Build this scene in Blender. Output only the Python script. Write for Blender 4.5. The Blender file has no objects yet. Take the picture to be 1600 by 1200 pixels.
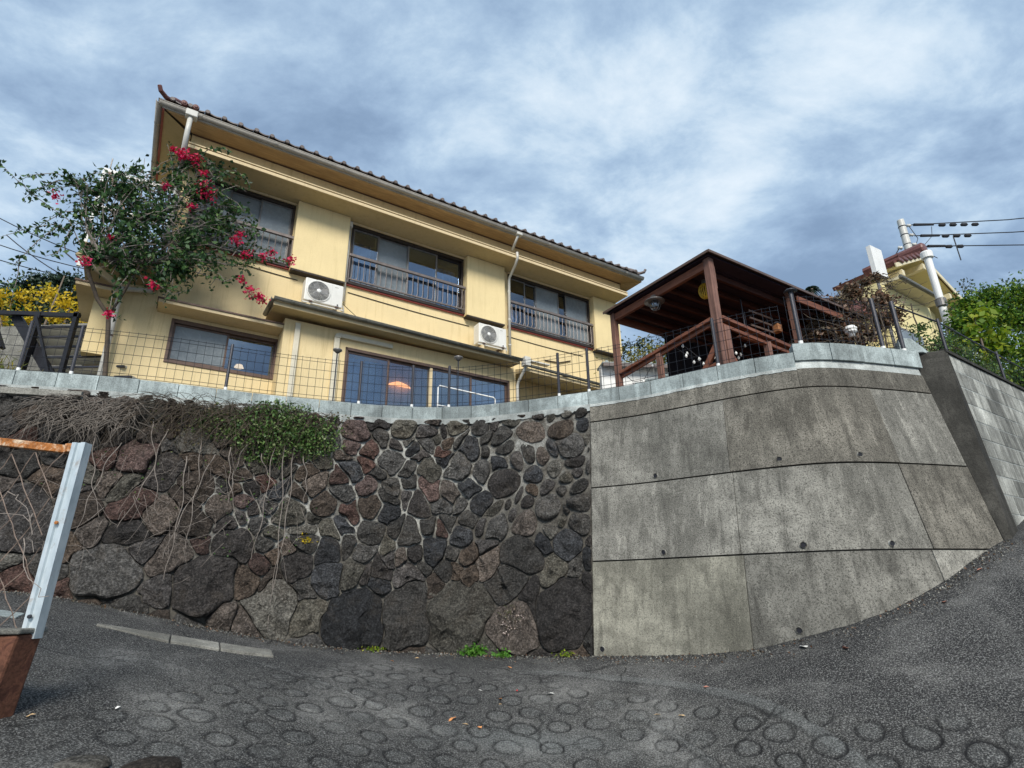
import bpy, math, random
import numpy as np
from mathutils import Vector, Matrix

R = math.radians
rng = np.random.default_rng(7)
random.seed(7)
scene = bpy.context.scene
COL = scene.collection

# ------------------------------------------------------------------ camera
cam_d = bpy.data.cameras.new("camera")
cam = bpy.data.objects.new("camera", cam_d)
COL.objects.link(cam)
cam_d.sensor_width = 36.0
cam_d.lens = 36.0 * 900.0 / 1600.0
cam_d.clip_start = 0.05
cam_d.clip_end = 2000.0
_t, _r = R(20.07), R(-0.96)
_F = Vector((0, math.cos(_t), math.sin(_t)))
_U = Vector((0, -math.sin(_t), math.cos(_t)))
_X = Vector((1, 0, 0))
_X2 = _X * math.cos(_r) + _U * math.sin(_r)
_U2 = -_X * math.sin(_r) + _U * math.cos(_r)
m = Matrix.Identity(4)
for i in range(3):
    m[i][0], m[i][1], m[i][2] = _X2[i], _U2[i], -_F[i]
cam.matrix_world = m
scene.camera = cam

# ------------------------------------------------------------------ sky, sun, exposure
SUN_EL, SUN_AZ = R(40), R(174)        # azimuth measured clockwise from +Y
world = bpy.data.worlds.new("World")
scene.world = world
world.use_nodes = True
wt = world.node_tree
wt.nodes.clear()


def wn(t, **k):
    n = wt.nodes.new(t)
    for a, v in k.items():
        setattr(n, a, v)
    return n


def wl(a, b):
    wt.links.new(a, b)


w_out = wn("ShaderNodeOutputWorld")
w_bg = wn("ShaderNodeBackground")
w_bg.inputs["Strength"].default_value = 0.10
w_sky = wn("ShaderNodeTexSky", sky_type="NISHITA", sun_disc=False, sun_elevation=SUN_EL,
           sun_rotation=SUN_AZ, air_density=1.0, dust_density=1.5, ozone_density=1.5)
w_tc = wn("ShaderNodeTexCoord")
w_sep = wn("ShaderNodeSeparateXYZ")
wl(w_tc.outputs["Generated"], w_sep.inputs[0])
w_zc = wn("ShaderNodeMath", operation="MAXIMUM")
wl(w_sep.outputs[2], w_zc.inputs[0])
w_zc.inputs[1].default_value = 0.0
w_za = wn("ShaderNodeMath", operation="ADD")
wl(w_zc.outputs[0], w_za.inputs[0])
w_za.inputs[1].default_value = 0.28
w_cmb = wn("ShaderNodeCombineXYZ")
for k in (0, 1):
    d = wn("ShaderNodeMath", operation="DIVIDE")
    wl(w_sep.outputs[k], d.inputs[0])
    wl(w_za.outputs[0], d.inputs[1])
    wl(d.outputs[0], w_cmb.inputs[k])


def wnoise(scale, detail, rough, dist, off, sc=(1, 1, 1), rot=0.0):
    mp = wn("ShaderNodeMapping")
    mp.inputs["Location"].default_value = off
    mp.inputs["Scale"].default_value = sc
    mp.inputs["Rotation"].default_value = (0, 0, rot)
    wl(w_cmb.outputs[0], mp.inputs[0])
    n = wn("ShaderNodeTexNoise")
    n.inputs["Scale"].default_value = scale
    n.inputs["Detail"].default_value = detail
    n.inputs["Roughness"].default_value = rough
    n.inputs["Distortion"].default_value = dist
    wl(mp.outputs[0], n.inputs["Vector"])
    return n.outputs["Fac"]


def wramp(src, stops):
    r = wn("ShaderNodeValToRGB")
    r.color_ramp.interpolation = "B_SPLINE"
    els = r.color_ramp.elements
    while len(els) < len(stops):
        els.new(0.5)
    for e, (p, c) in zip(els, stops):
        e.position = p
        e.color = (c[0] / 10, c[1] / 10, c[2] / 10, 1)
    wl(src, r.inputs[0])
    m_ = wn("ShaderNodeVectorMath", operation="SCALE")
    m_.inputs["Scale"].default_value = 10.0
    wl(r.outputs[0], m_.inputs[0])
    return m_.outputs[0]


nA = wnoise(1.25, 3, 0.45, 0.15, (3.1, 7.7, 0), (1, 1.2, 1), 0.5)
nB = wnoise(3.6, 12, 0.62, 0.2, (1.3, 2.2, 4), (1, 1.35, 1), -0.6)
w_mixn = wn("ShaderNodeMath", operation="MULTIPLY_ADD")
wl(nB, w_mixn.inputs[0])
w_mixn.inputs[1].default_value = 0.54
w_s2 = wn("ShaderNodeMath", operation="MULTIPLY")
wl(nA, w_s2.inputs[0])
w_s2.inputs[1].default_value = 0.46
wl(w_s2.outputs[0], w_mixn.inputs[2])
CLOUD = wramp(w_mixn.outputs[0], [(0.39, (0.80, 1.18, 1.76)), (0.46, (1.10, 1.56, 2.22)),
                                  (0.525, (1.50, 2.05, 2.72)), (0.58, (2.10, 2.65, 3.18)), (0.66, (3.0, 3.35, 3.65))])
w_mx = wn("ShaderNodeMix", data_type="RGBA")
w_mx.inputs["Factor"].default_value = 0.95
wl(w_sky.outputs[0], w_mx.inputs[6])
wl(CLOUD, w_mx.inputs[7])
wl(w_mx.outputs[2], w_bg.inputs["Color"])
wl(w_bg.outputs[0], w_out.inputs[0])

sun_d = bpy.data.lights.new("sun", "SUN")
sun_d.energy = 1.5
sun_d.angle = R(22)
sun_d.color = (1.0, 0.95, 0.87)
sun = bpy.data.objects.new("sun", sun_d)
COL.objects.link(sun)
sd = Vector((math.sin(SUN_AZ) * math.cos(SUN_EL), math.cos(SUN_AZ) * math.cos(SUN_EL), math.sin(SUN_EL)))
sun.rotation_euler = sd.to_track_quat("Z", "Y").to_euler()
sun.location = (0, -20, 30)

vs = scene.view_settings
vs.view_transform = "Standard"
vs.look = "None"
vs.gamma = 1.0
vs.use_curve_mapping = False
vs.exposure = 1.5

# ------------------------------------------------------------------ material helpers


class NT:
    def __init__(self, name):
        self.m = bpy.data.materials.new(name)
        self.m.use_nodes = True
        self.t = self.m.node_tree
        self.b = self.t.nodes["Principled BSDF"]
        g = self.t.nodes.new("ShaderNodeNewGeometry")
        self.geo = g
        self.pos = g.outputs["Position"]

    def n(self, t, **k):
        x = self.t.nodes.new(t)
        for a, v in k.items():
            setattr(x, a, v)
        return x

    def l(self, a, b):
        self.t.links.new(a, b)

    def noise(self, scale, detail=4, rough=0.55, dist=0.0, sc=None, vec=None, loc=None):
        v = vec or self.pos
        if sc or loc:
            mp = self.n("ShaderNodeMapping")
            if sc:
                mp.inputs["Scale"].default_value = sc
            if loc:
                mp.inputs["Location"].default_value = loc
            self.l(v, mp.inputs[0])
            v = mp.outputs[0]
        x = self.n("ShaderNodeTexNoise")
        x.inputs["Scale"].default_value = scale
        x.inputs["Detail"].default_value = detail
        x.inputs["Roughness"].default_value = rough
        x.inputs["Distortion"].default_value = dist
        self.l(v, x.inputs["Vector"])
        return x.outputs["Fac"]

    def voro(self, scale, feature="F1", out="Distance", vec=None, rand=1.0):
        x = self.n("ShaderNodeTexVoronoi", feature=feature)
        x.inputs["Scale"].default_value = scale
        x.inputs["Randomness"].default_value = rand
        self.l(vec or self.pos, x.inputs["Vector"])
        return x.outputs[out]

    def ramp(self, src, stops, interp="LINEAR"):
        r = self.n("ShaderNodeValToRGB")
        r.color_ramp.interpolation = interp
        e = r.color_ramp.elements
        while len(e) < len(stops):
            e.new(0.5)
        for a, (p, c) in zip(e, stops):
            a.position = p
            a.color = (*c, 1) if isinstance(c, tuple) else (c, c, c, 1)
        self.l(src, r.inputs[0])
        return r.outputs[0]

    def mix(self, fac, a, b, mode="MIX"):
        x = self.n("ShaderNodeMix", data_type="RGBA", blend_type=mode)
        for s, v in ((0, fac), (6, a), (7, b)):
            if hasattr(v, "is_linked"):
                self.l(v, x.inputs[s])
            elif isinstance(v, tuple):
                x.inputs[s].default_value = (*v, 1)
            else:
                x.inputs[s].default_value = v if s == 0 else (v, v, v, 1)
        return x.outputs[2]

    def math(self, op, a, b=0.0, c=0.0):
        x = self.n("ShaderNodeMath", operation=op)
        for s, v in enumerate((a, b, c)):
            if hasattr(v, "is_linked"):
                self.l(v, x.inputs[s])
            else:
                x.inputs[s].default_value = v
        return x.outputs[0]

    def attr(self, name):
        x = self.n("ShaderNodeAttribute", attribute_name=name)
        return x.outputs["Fac"]

    def col(self, c):
        if hasattr(c, "is_linked"):
            self.l(c, self.b.inputs["Base Color"])
        else:
            self.b.inputs["Base Color"].default_value = (*c, 1)

    def bump(self, h, strength=0.5, dist=0.01, prev=None):
        x = self.n("ShaderNodeBump")
        x.inputs["Strength"].default_value = strength
        x.inputs["Distance"].default_value = dist
        self.l(h, x.inputs["Height"])
        if prev is not None:
            self.l(prev, x.inputs["Normal"])
        self.l(x.outputs[0], self.b.inputs["Normal"])
        return x.outputs[0]

    def rough(self, v, spec=None, metal=None):
        if hasattr(v, "is_linked"):
            self.l(v, self.b.inputs["Roughness"])
        else:
            self.b.inputs["Roughness"].default_value = v
        if spec is not None:
            self.b.inputs["Specular IOR Level"].default_value = spec
        if metal is not None:
            self.b.inputs["Metallic"].default_value = metal
        return self


def plain(name, c, rough=0.6, metal=0.0, var=0.25, scale=12.0, bump=0.15, spec=0.4):
    t = NT(name)
    f = t.noise(scale, 6, 0.6)
    f2 = t.noise(scale * 6, 3, 0.6)
    c2 = tuple(x * (1 - var) for x in c)
    c3 = tuple(min(1, x * (1 + var)) for x in c)
    k = t.ramp(f, [(0.32, c2), (0.5, c), (0.7, c3)])
    k = t.mix(0.3, k, t.ramp(f2, [(0.35, c2), (0.65, c3)]))
    t.col(k)
    t.rough(rough, spec, metal)
    if bump:
        t.bump(f2, bump, 0.004)
    return t.m


# stucco of the house: pale yellow, faint trowel grain, streaks of rain dirt
def stucco(name, c, dirt=0.35):
    t = NT(name)
    a = t.noise(1.3, 5, 0.6)
    st = t.noise(2.6, 8, 0.7, 0.3, sc=(4.5, 4.5, 0.30))
    g = t.noise(90, 3, 0.6)
    base = t.ramp(a, [(0.3, tuple(x * 0.88 for x in c)), (0.7, c)])
    dk = tuple(x * y for x, y in zip(c, (0.62, 0.58, 0.5)))
    k = t.mix(t.ramp(st, [(0.52, 0.0), (0.72, dirt)]), base, dk)
    k = t.mix(t.ramp(g, [(0.35, 0.22), (0.5, 0.0)]), k, dk)
    t.col(k)
    t.rough(0.85, 0.2)
    t.bump(t.noise(60, 4, 0.6), 0.5, 0.006)
    return t.m


M = {}
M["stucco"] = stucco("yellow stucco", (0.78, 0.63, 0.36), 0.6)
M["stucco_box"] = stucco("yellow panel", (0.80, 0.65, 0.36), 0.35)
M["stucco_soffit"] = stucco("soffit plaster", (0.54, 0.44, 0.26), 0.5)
M["trim_yellow"] = stucco("trim paint", (0.68, 0.55, 0.34), 0.45)


def woodm(name, c1, c2, axis="x", rough=0.6, scale=6.0):
    t = NT(name)
    tc = t.n("ShaderNodeTexCoord").outputs["Object"]
    s = {"x": (0.12, 1.6, 1.6), "y": (1.6, 0.12, 1.6), "z": (1.6, 1.6, 0.12)}[axis]
    f = t.noise(scale * 3, 8, 0.65, 0.6, sc=s, vec=tc)
    g = t.noise(scale * 0.5, 4, 0.6, vec=tc)
    k = t.ramp(f, [(0.3, c2), (0.5, c1), (0.72, tuple(min(1, x * 1.35) for x in c1))])
    k = t.mix(t.ramp(g, [(0.4, 0.0), (0.7, 0.5)]), k, c2)
    t.col(k)
    t.rough(rough, 0.3)
    t.bump(f, 0.4, 0.004)
    return t.m


M["soffit_wood"] = woodm("tan eaves board", (0.50, 0.35, 0.19), (0.36, 0.24, 0.13))
M["redwood_x"] = woodm("red brown stained timber x", (0.19, 0.075, 0.045), (0.08, 0.03, 0.02), "x")
M["redwood_y"] = woodm("red brown stained timber y", (0.22, 0.085, 0.05), (0.09, 0.035, 0.022), "y")
M["redwood_z"] = woodm("red brown stained timber z", (0.20, 0.105, 0.078), (0.08, 0.042, 0.034), "z")
M["purple_board"] = woodm("dark purple roof board", (0.026, 0.016, 0.028), (0.010, 0.006, 0.012), "x")  # board colour lowered to deepen the shade under the pergola roof
M["rafter_dark"] = woodm("shade darkened rafter", (0.07, 0.022, 0.014), (0.03, 0.010, 0.007), "x")  # darker copy of the timber, painting in shade under the roof
M["orangewood"] = woodm("orange brown deck wood", (0.30, 0.13, 0.05), (0.13, 0.05, 0.025), "x")
M["gutter"] = plain("grey beige gutter", (0.42, 0.39, 0.34), 0.4, 0, 0.2, 5)
M["gutter_dark"] = plain("grey olive gutter", (0.15, 0.15, 0.13), 0.45, 0, 0.35, 5)
M["pipe"] = plain("pale grey pipe", (0.56, 0.55, 0.50), 0.4, 0, 0.15, 6)
M["duct"] = plain("cream duct cover", (0.62, 0.57, 0.44), 0.5, 0, 0.12, 5)
M["frame"] = plain("dark bronze frame", (0.045, 0.035, 0.03), 0.4, 0.3, 0.3, 8)
M["frame_brown"] = plain("brown aluminium frame", (0.13, 0.085, 0.065), 0.4, 0.3, 0.25, 8)
M["frame_grey"] = plain("grey sash", (0.20, 0.19, 0.18), 0.4, 0.4, 0.25, 8)
M["rail"] = plain("brown grey rail", (0.19, 0.16, 0.145), 0.42, 0.4, 0.3, 9)
M["redline"] = plain("dull red sill", (0.26, 0.05, 0.04), 0.5, 0, 0.3, 9)
M["black"] = plain("black metal", (0.018, 0.018, 0.022), 0.45, 0.3, 0.3, 20)
M["blackpost"] = plain("grey black post", (0.05, 0.05, 0.058), 0.38, 0.4, 0.25, 15)
M["cable"] = plain("black cable", (0.02, 0.02, 0.022), 0.6, 0, 0.1, 20, 0)
M["white"] = plain("white paint", (0.74, 0.74, 0.71), 0.45, 0, 0.08, 5)
M["acwhite"] = plain("ac casing", (0.70, 0.69, 0.64), 0.4, 0, 0.08, 4)
M["acdark"] = plain("ac fan cavity", (0.06, 0.06, 0.062), 0.6, 0, 0.2, 20)
M["acring"] = plain("ac grille wire", (0.52, 0.52, 0.50), 0.4, 0, 0.1, 20)
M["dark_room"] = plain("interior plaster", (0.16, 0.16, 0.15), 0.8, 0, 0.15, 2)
M["curtain"] = plain("pale blue curtain", (0.42, 0.52, 0.66), 0.85, 0, 0.12, 6)
M["curtain_w"] = plain("net curtain", (0.55, 0.60, 0.66), 0.9, 0, 0.1, 6)
M["tile"] = plain("grey brown roof tile", (0.13, 0.105, 0.095), 0.5, 0, 0.4, 9)
M["tile_red"] = plain("red brown roof tile", (0.14, 0.055, 0.045), 0.4, 0, 0.35, 7)


def glass():
    t = NT("window glass")
    nt = t.t
    out = [n for n in nt.nodes if n.type == "OUTPUT_MATERIAL"][0]
    gl = t.n("ShaderNodeBsdfGlossy")
    gl.inputs["Roughness"].default_value = 0.02
    gl.inputs["Color"].default_value = (0.80, 0.88, 1.0, 1)
    tr = t.n("ShaderNodeBsdfTransparent")
    tr.inputs["Color"].default_value = (0.62, 0.70, 0.76, 1)
    fr = t.n("ShaderNodeFresnel")
    fr.inputs["IOR"].default_value = 1.5
    f = t.math("MULTIPLY_ADD", fr.outputs[0], 1.2, 0.14)
    mx = t.n("ShaderNodeMixShader")
    t.l(f, mx.inputs[0])
    t.l(tr.outputs[0], mx.inputs[1])
    t.l(gl.outputs[0], mx.inputs[2])
    b = t.n("ShaderNodeBump")
    b.inputs["Strength"].default_value = 0.05
    b.inputs["Distance"].default_value = 0.01
    t.l(t.noise(2.5, 2), b.inputs["Height"])
    t.l(b.outputs[0], gl.inputs["Normal"])
    t.l(mx.outputs[0], out.inputs[0])
    nt.nodes.remove(t.b)
    return t.m


M["glass"] = glass()


def frosted():
    t = NT("frosted glass")
    f = t.noise(14, 6, 0.7, 0.4)
    g = t.noise(0.9, 3, 0.5)
    k = t.ramp(g, [(0.35, (0.13, 0.15, 0.16)), (0.65, (0.23, 0.26, 0.27))])
    t.col(t.mix(t.ramp(f, [(0.45, 0.0), (0.7, 0.3)]), k, (0.35, 0.38, 0.40)))
    t.rough(0.22, 0.6)
    t.bump(t.noise(45, 3), 0.15, 0.003)
    return t.m


M["frosted"] = frosted()


def emis(name, c, s):
    t = NT(name)
    t.col(c)
    t.b.inputs["Emission Color"].default_value = (*c, 1)
    t.b.inputs["Emission Strength"].default_value = s
    return t.m


M["lamp_orange"] = emis("lit orange lamp shade", (1.0, 0.33, 0.08), 1.6)
M["lamp_warm"] = emis("lit warm bulb", (1.0, 0.62, 0.34), 1.0)
M["lamp_pale"] = emis("lit pale yellow ceiling lamp", (0.95, 0.95, 0.55), 1.1)
M["bulb"] = plain("milky bulb", (0.82, 0.82, 0.78), 0.25, 0, 0.05, 20, 0)


# concrete of the retaining wall: aggregate speckle, drip streaks, pale bloom
def concrete(name, c, speck=0.75, streak=0.5, warm=0.0, bscale=1.0, var=0.45):
    t = NT(name)
    rnd = t.n("ShaderNodeObjectInfo").outputs["Random"]
    big = t.noise(0.9, 6, 0.62, 0.4)
    med = t.noise(5.5, 8, 0.7, 0.2)
    fine = t.noise(70, 5, 0.75)
    fin2 = t.noise(170, 3, 0.75)
    st = t.noise(3.4, 9, 0.72, 0.3, sc=(3.0, 3.0, 0.20))
    k = t.ramp(big, [(0.34, tuple(x * 0.50 for x in c)), (0.5, c), (0.66, tuple(x * 1.55 for x in c))])
    k = t.mix(t.ramp(med, [(0.44, 0.0), (0.62, 0.65)]), k, tuple(x * 0.48 for x in c))
    k = t.mix(t.ramp(t.noise(2.1, 7, 0.7, 0.8, loc=(9, 3, 1)), [(0.56, 0.0), (0.72, 0.55)]), k, tuple(min(1, x * 1.75) for x in c))
    k = t.mix(t.ramp(st, [(0.50, 0.0), (0.63, streak)]), k, (c[0] * 0.30, c[1] * 0.30, c[2] * 0.30))
    k = t.mix(t.ramp(st, [(0.34, streak * 0.8), (0.44, 0.0)]), k, tuple(min(1, x * 1.7) for x in c))
    k = t.mix(t.ramp(t.noise(4.0, 6, 0.7, 0.2, sc=(0.35, 0.35, 5.0), loc=(2, 5, 3)), [(0.58, 0.0), (0.68, 0.4)]), k, tuple(x * 0.5 for x in c))
    k = t.mix(t.ramp(fine, [(0.40, speck), (0.50, 0.0)]), k, tuple(x * 0.22 for x in c))
    k = t.mix(t.ramp(fin2, [(0.56, 0.0), (0.68, speck * 0.8)]), k, tuple(min(1, x * 2.1) for x in c))
    h = t.math("MULTIPLY_ADD", rnd, var, 1.0 - var * 0.5)
    hs = t.n("ShaderNodeHueSaturation")
    t.l(h, hs.inputs["Value"])
    t.l(k, hs.inputs["Color"])
    t.col(hs.outputs[0])
    t.rough(0.9, 0.2)
    b = t.bump(fine, 0.75, 0.012 * bscale)
    t.bump(med, 0.5, 0.02 * bscale, b)
    return t.m


M["concrete"] = concrete("weathered concrete", (0.235, 0.228, 0.200), 0.85, 0.75)
M["concrete_tan"] = concrete("tan weathered concrete", (0.285, 0.275, 0.225), 0.6, 0.55)
M["concrete_brown"] = concrete("brown grey pitted concrete", (0.190, 0.178, 0.150), 0.95, 0.75)
M["concrete_band"] = concrete("dark weathered concrete band", (0.115, 0.105, 0.088), 0.9, 0.5)
M["concrete_dark"] = concrete("dark wet concrete", (0.050, 0.048, 0.042), 0.5, 0.5)
M["block"] = concrete("grey concrete block", (0.33, 0.335, 0.305), 0.45, 0.95, var=0.8)
M["coping"] = concrete("pale coping block", (0.34, 0.39, 0.385), 0.45, 0.5, bscale=0.5)
M["coping_mortar"] = concrete("white bedding mortar", (0.46, 0.49, 0.47), 0.3, 0.3)
M["slab"] = concrete("worn slab", (0.27, 0.265, 0.235), 0.6, 0.1)


def stonem(name, c, lichen=0.35):
    t = NT(name)
    rnd = t.n("ShaderNodeObjectInfo").outputs["Random"]
    isl = t.geo.outputs["Random Per Island"]
    rr = t.math("FRACT", t.math("ADD", rnd, isl))
    big = t.noise(9, 9, 0.75, 0.8)
    fine = t.noise(48, 6, 0.78)
    spots = t.voro(48)
    k = t.ramp(big, [(0.32, tuple(x * 0.35 for x in c)), (0.5, c), (0.66, tuple(min(1, x * 2.3) for x in c))])
    k = t.mix(t.ramp(t.noise(2.7, 6, 0.7, 0.6, loc=(3, 1, 7)), [(0.52, 0.0), (0.64, 0.45)]), k, (0.11, 0.085, 0.06))
    k = t.mix(t.ramp(fine, [(0.38, 0.75), (0.5, 0.0)]), k, tuple(x * 0.2 for x in c))
    k = t.mix(t.ramp(fine, [(0.52, 0.0), (0.64, 0.75)]), k, tuple(min(1, x * 2.6 + 0.05) for x in c))
    lm = t.math("MULTIPLY", t.ramp(t.noise(9, 5, 0.7), [(0.50, 0.0), (0.62, 1.0)]), t.ramp(spots, [(0.12, lichen), (0.3, 0.0)]))
    k = t.mix(lm, k, (0.34, 0.34, 0.30))
    hs = t.n("ShaderNodeHueSaturation")
    t.l(t.math("MULTIPLY_ADD", rr, 1.0, 0.6), hs.inputs["Value"])
    t.l(t.math("MULTIPLY_ADD", rnd, 0.4, 0.6), hs.inputs["Saturation"])
    t.l(k, hs.inputs["Color"])
    t.col(hs.outputs[0])
    t.rough(0.8, 0.3)
    b = t.bump(fine, 0.8, 0.012)
    t.bump(big, 1.0, 0.11, b)
    return t.m


STONE = [stonem("dark grey basalt", (0.062, 0.058, 0.052)), stonem("brown stone", (0.080, 0.058, 0.042)),
         stonem("red brown stone", (0.085, 0.046, 0.036)), stonem("blue black stone", (0.034, 0.036, 0.040), 0.25),
         stonem("grey olive stone", (0.100, 0.092, 0.072), 0.4), stonem("charcoal stone", (0.052, 0.045, 0.041)),
         stonem("tan stone", (0.15, 0.115, 0.07), 0.3)]


def mortarm():
    t = NT("lime mortar")
    a = t.noise(3.2, 7, 0.65, 0.4)
    f = t.noise(60, 6, 0.75)
    g = t.noise(9, 6, 0.7, 0.5, loc=(4, 2, 8))
    w = t.attr("pale")
    k = t.ramp(g, [(0.3, (0.045, 0.041, 0.036)), (0.7, (0.15, 0.14, 0.12))])
    f1 = t.math("MULTIPLY", w, t.ramp(a, [(0.42, 0.0), (0.58, 1.0)]))
    k = t.mix(f1, k, t.ramp(g, [(0.35, (0.26, 0.26, 0.24)), (0.68, (0.52, 0.52, 0.48))]))
    k = t.mix(t.ramp(f, [(0.38, 0.7), (0.5, 0.0)]), k, (0.03, 0.029, 0.027))
    t.col(k)
    t.rough(0.95, 0.15)
    b = t.bump(f, 0.9, 0.015)
    t.bump(g, 0.8, 0.03, b)
    return t.m


M["mortar"] = mortarm()


def roadm():
    t = NT("worn road surface")
    dirt = t.attr("dirt")  # in the ring grooves this carries shade as well as dirt
    kind = t.attr("tone")
    a = t.noise(1.1, 7, 0.62, 0.5)
    md = t.noise(8, 7, 0.7, 0.3)
    f = t.noise(95, 6, 0.8)
    sp = t.noise(55, 5, 0.8)
    g = t.ramp(a, [(0.38, (0.016, 0.016, 0.018)), (0.52, (0.042, 0.041, 0.041)), (0.62, (0.13, 0.128, 0.122))])
    cc = t.ramp(a, [(0.38, (0.045, 0.044, 0.041)), (0.5, (0.11, 0.108, 0.10)), (0.62, (0.28, 0.275, 0.255))])
    k = t.mix(kind, g, cc)
    k = t.mix(t.ramp(md, [(0.45, 0.0), (0.66, 0.55)]), k, (0.018, 0.018, 0.02))
    k = t.mix(t.ramp(f, [(0.53, 0.0), (0.58, 0.85)]), k, (0.36, 0.36, 0.34))
    k = t.mix(t.ramp(sp, [(0.60, 0.0), (0.67, 0.85)]), k, (0.42, 0.42, 0.40))
    k = t.mix(t.ramp(f, [(0.40, 0.92), (0.49, 0.0)]), k, (0.006, 0.006, 0.007))
    pale = t.attr("bloom")
    k = t.mix(t.math("MULTIPLY", pale, t.ramp(f, [(0.40, 0.2), (0.58, 1.0)])), k, (0.30, 0.32, 0.31))
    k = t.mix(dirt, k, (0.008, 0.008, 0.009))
    wv = t.n("ShaderNodeVectorMath", operation="MULTIPLY_ADD")
    nz = t.n("ShaderNodeTexNoise")
    nz.inputs["Scale"].default_value = 2.5
    nz.inputs["Detail"].default_value = 6
    t.l(t.pos, nz.inputs["Vector"])
    t.l(nz.outputs["Color"], wv.inputs[0])
    wv.inputs[1].default_value = (0.28, 0.28, 0.0)
    t.l(t.pos, wv.inputs[2])
    cr = t.voro(0.75, "DISTANCE_TO_EDGE", vec=wv.outputs[0])
    cm = t.math("MULTIPLY", t.ramp(cr, [(0.004, 1.0), (0.010, 0.0)]), t.ramp(t.noise(1.4, 3, loc=(5, 5, 5)), [(0.50, 0.0), (0.58, 0.6)]))
    k = t.mix(cm, k, (0.006, 0.006, 0.006))
    t.col(k)
    t.rough(0.82, 0.35)
    b = t.bump(f, 1.0, 0.018)
    t.bump(md, 0.6, 0.02, b)
    return t.m


M["road"] = roadm()


def soilm(name, c1, c2):
    t = NT(name)
    a = t.noise(0.8, 8, 0.7, 0.5)
    f = t.noise(16, 7, 0.75)
    k = t.mix(t.ramp(f, [(0.4, 0.0), (0.6, 1.0)]), t.ramp(a, [(0.35, c1), (0.65, c2)]), tuple(x * 0.4 for x in c1))
    t.col(k)
    t.rough(0.95, 0.1)
    t.bump(f, 1.0, 0.08)
    return t.m


M["soil"] = soilm("garden soil", (0.10, 0.08, 0.05), (0.14, 0.13, 0.07))
M["hill"] = soilm("wooded slope", (0.035, 0.05, 0.02), (0.09, 0.10, 0.03))


def leafm(name, cols, trans=0.35, rough=0.5):
    t = NT(name)
    isl = t.geo.outputs["Random Per Island"]
    n = len(cols)
    k = t.ramp(isl, [(i / max(1, n - 1), c) for i, c in enumerate(cols)])
    t.col(k)
    t.rough(rough, 0.35)
    out = [x for x in t.t.nodes if x.type == "OUTPUT_MATERIAL"][0]
    tl = t.n("ShaderNodeBsdfTranslucent")
    t.l(k, tl.inputs["Color"])
    mx = t.n("ShaderNodeMixShader")
    mx.inputs[0].default_value = trans
    t.l(t.b.outputs[0], mx.inputs[1])
    t.l(tl.outputs[0], mx.inputs[2])
    t.l(mx.outputs[0], out.inputs[0])
    return t.m


M["leaf_boug"] = leafm("bougainvillea leaves", [(0.012, 0.035, 0.016), (0.03, 0.075, 0.028), (0.05, 0.12, 0.035), (0.10, 0.17, 0.045)], 0.25)
M["flower"] = leafm("magenta bracts", [(0.42, 0.01, 0.06), (0.65, 0.02, 0.12), (0.55, 0.01, 0.03), (0.75, 0.05, 0.2)], 0.4)
M["leaf_bush"] = leafm("small box leaves", [(0.025, 0.06, 0.015), (0.06, 0.13, 0.03), (0.12, 0.20, 0.05), (0.18, 0.20, 0.09)], 0.2)
M["leaf_dry"] = leafm("brown green dry leaves", [(0.06, 0.04, 0.022), (0.10, 0.08, 0.035), (0.07, 0.09, 0.03), (0.16, 0.12, 0.07)], 0.2)
M["leaf_yellow"] = leafm("yellow leaves", [(0.42, 0.30, 0.02), (0.60, 0.44, 0.02), (0.75, 0.55, 0.03), (0.35, 0.36, 0.04)], 0.45)
M["leaf_dark"] = leafm("dark conifer needles", [(0.012, 0.03, 0.02), (0.025, 0.05, 0.03), (0.04, 0.07, 0.035)], 0.15)
M["leaf_tree"] = leafm("bright tree leaves", [(0.025, 0.07, 0.012), (0.05, 0.13, 0.02), (0.13, 0.25, 0.02), (0.26, 0.32, 0.03)], 0.35)
M["leaf_green"] = leafm("yellow green big leaves", [(0.10, 0.20, 0.015), (0.20, 0.30, 0.02), (0.40, 0.42, 0.04)], 0.45)
M["leaf_greyg"] = leafm("grey green sprigs", [(0.05, 0.07, 0.055), (0.10, 0.13, 0.10), (0.05, 0.09, 0.03)], 0.2)
M["leaf_brown"] = leafm("dried brown leaves", [(0.10, 0.05, 0.03), (0.17, 0.09, 0.05), (0.09, 0.08, 0.05), (0.22, 0.15, 0.10)], 0.2)
M["bamboo"] = leafm("yellow green bamboo leaves", [(0.20, 0.17, 0.02), (0.32, 0.26, 0.03), (0.16, 0.20, 0.03), (0.07, 0.09, 0.02)], 0.35)
M["weed"] = leafm("fresh weed leaves", [(0.05, 0.16, 0.02), (0.10, 0.26, 0.03), (0.14, 0.30, 0.05)], 0.35)
M["bark"] = plain("grey brown bark", (0.15, 0.12, 0.095), 0.85, 0, 0.45, 16, 0.6)
M["twig"] = plain("pale dry twig", (0.22, 0.19, 0.165), 0.85, 0, 0.4, 14, 0.3)
M["twig_dark"] = plain("dark twig", (0.075, 0.058, 0.042), 0.85, 0, 0.4, 14, 0.3)


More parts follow.
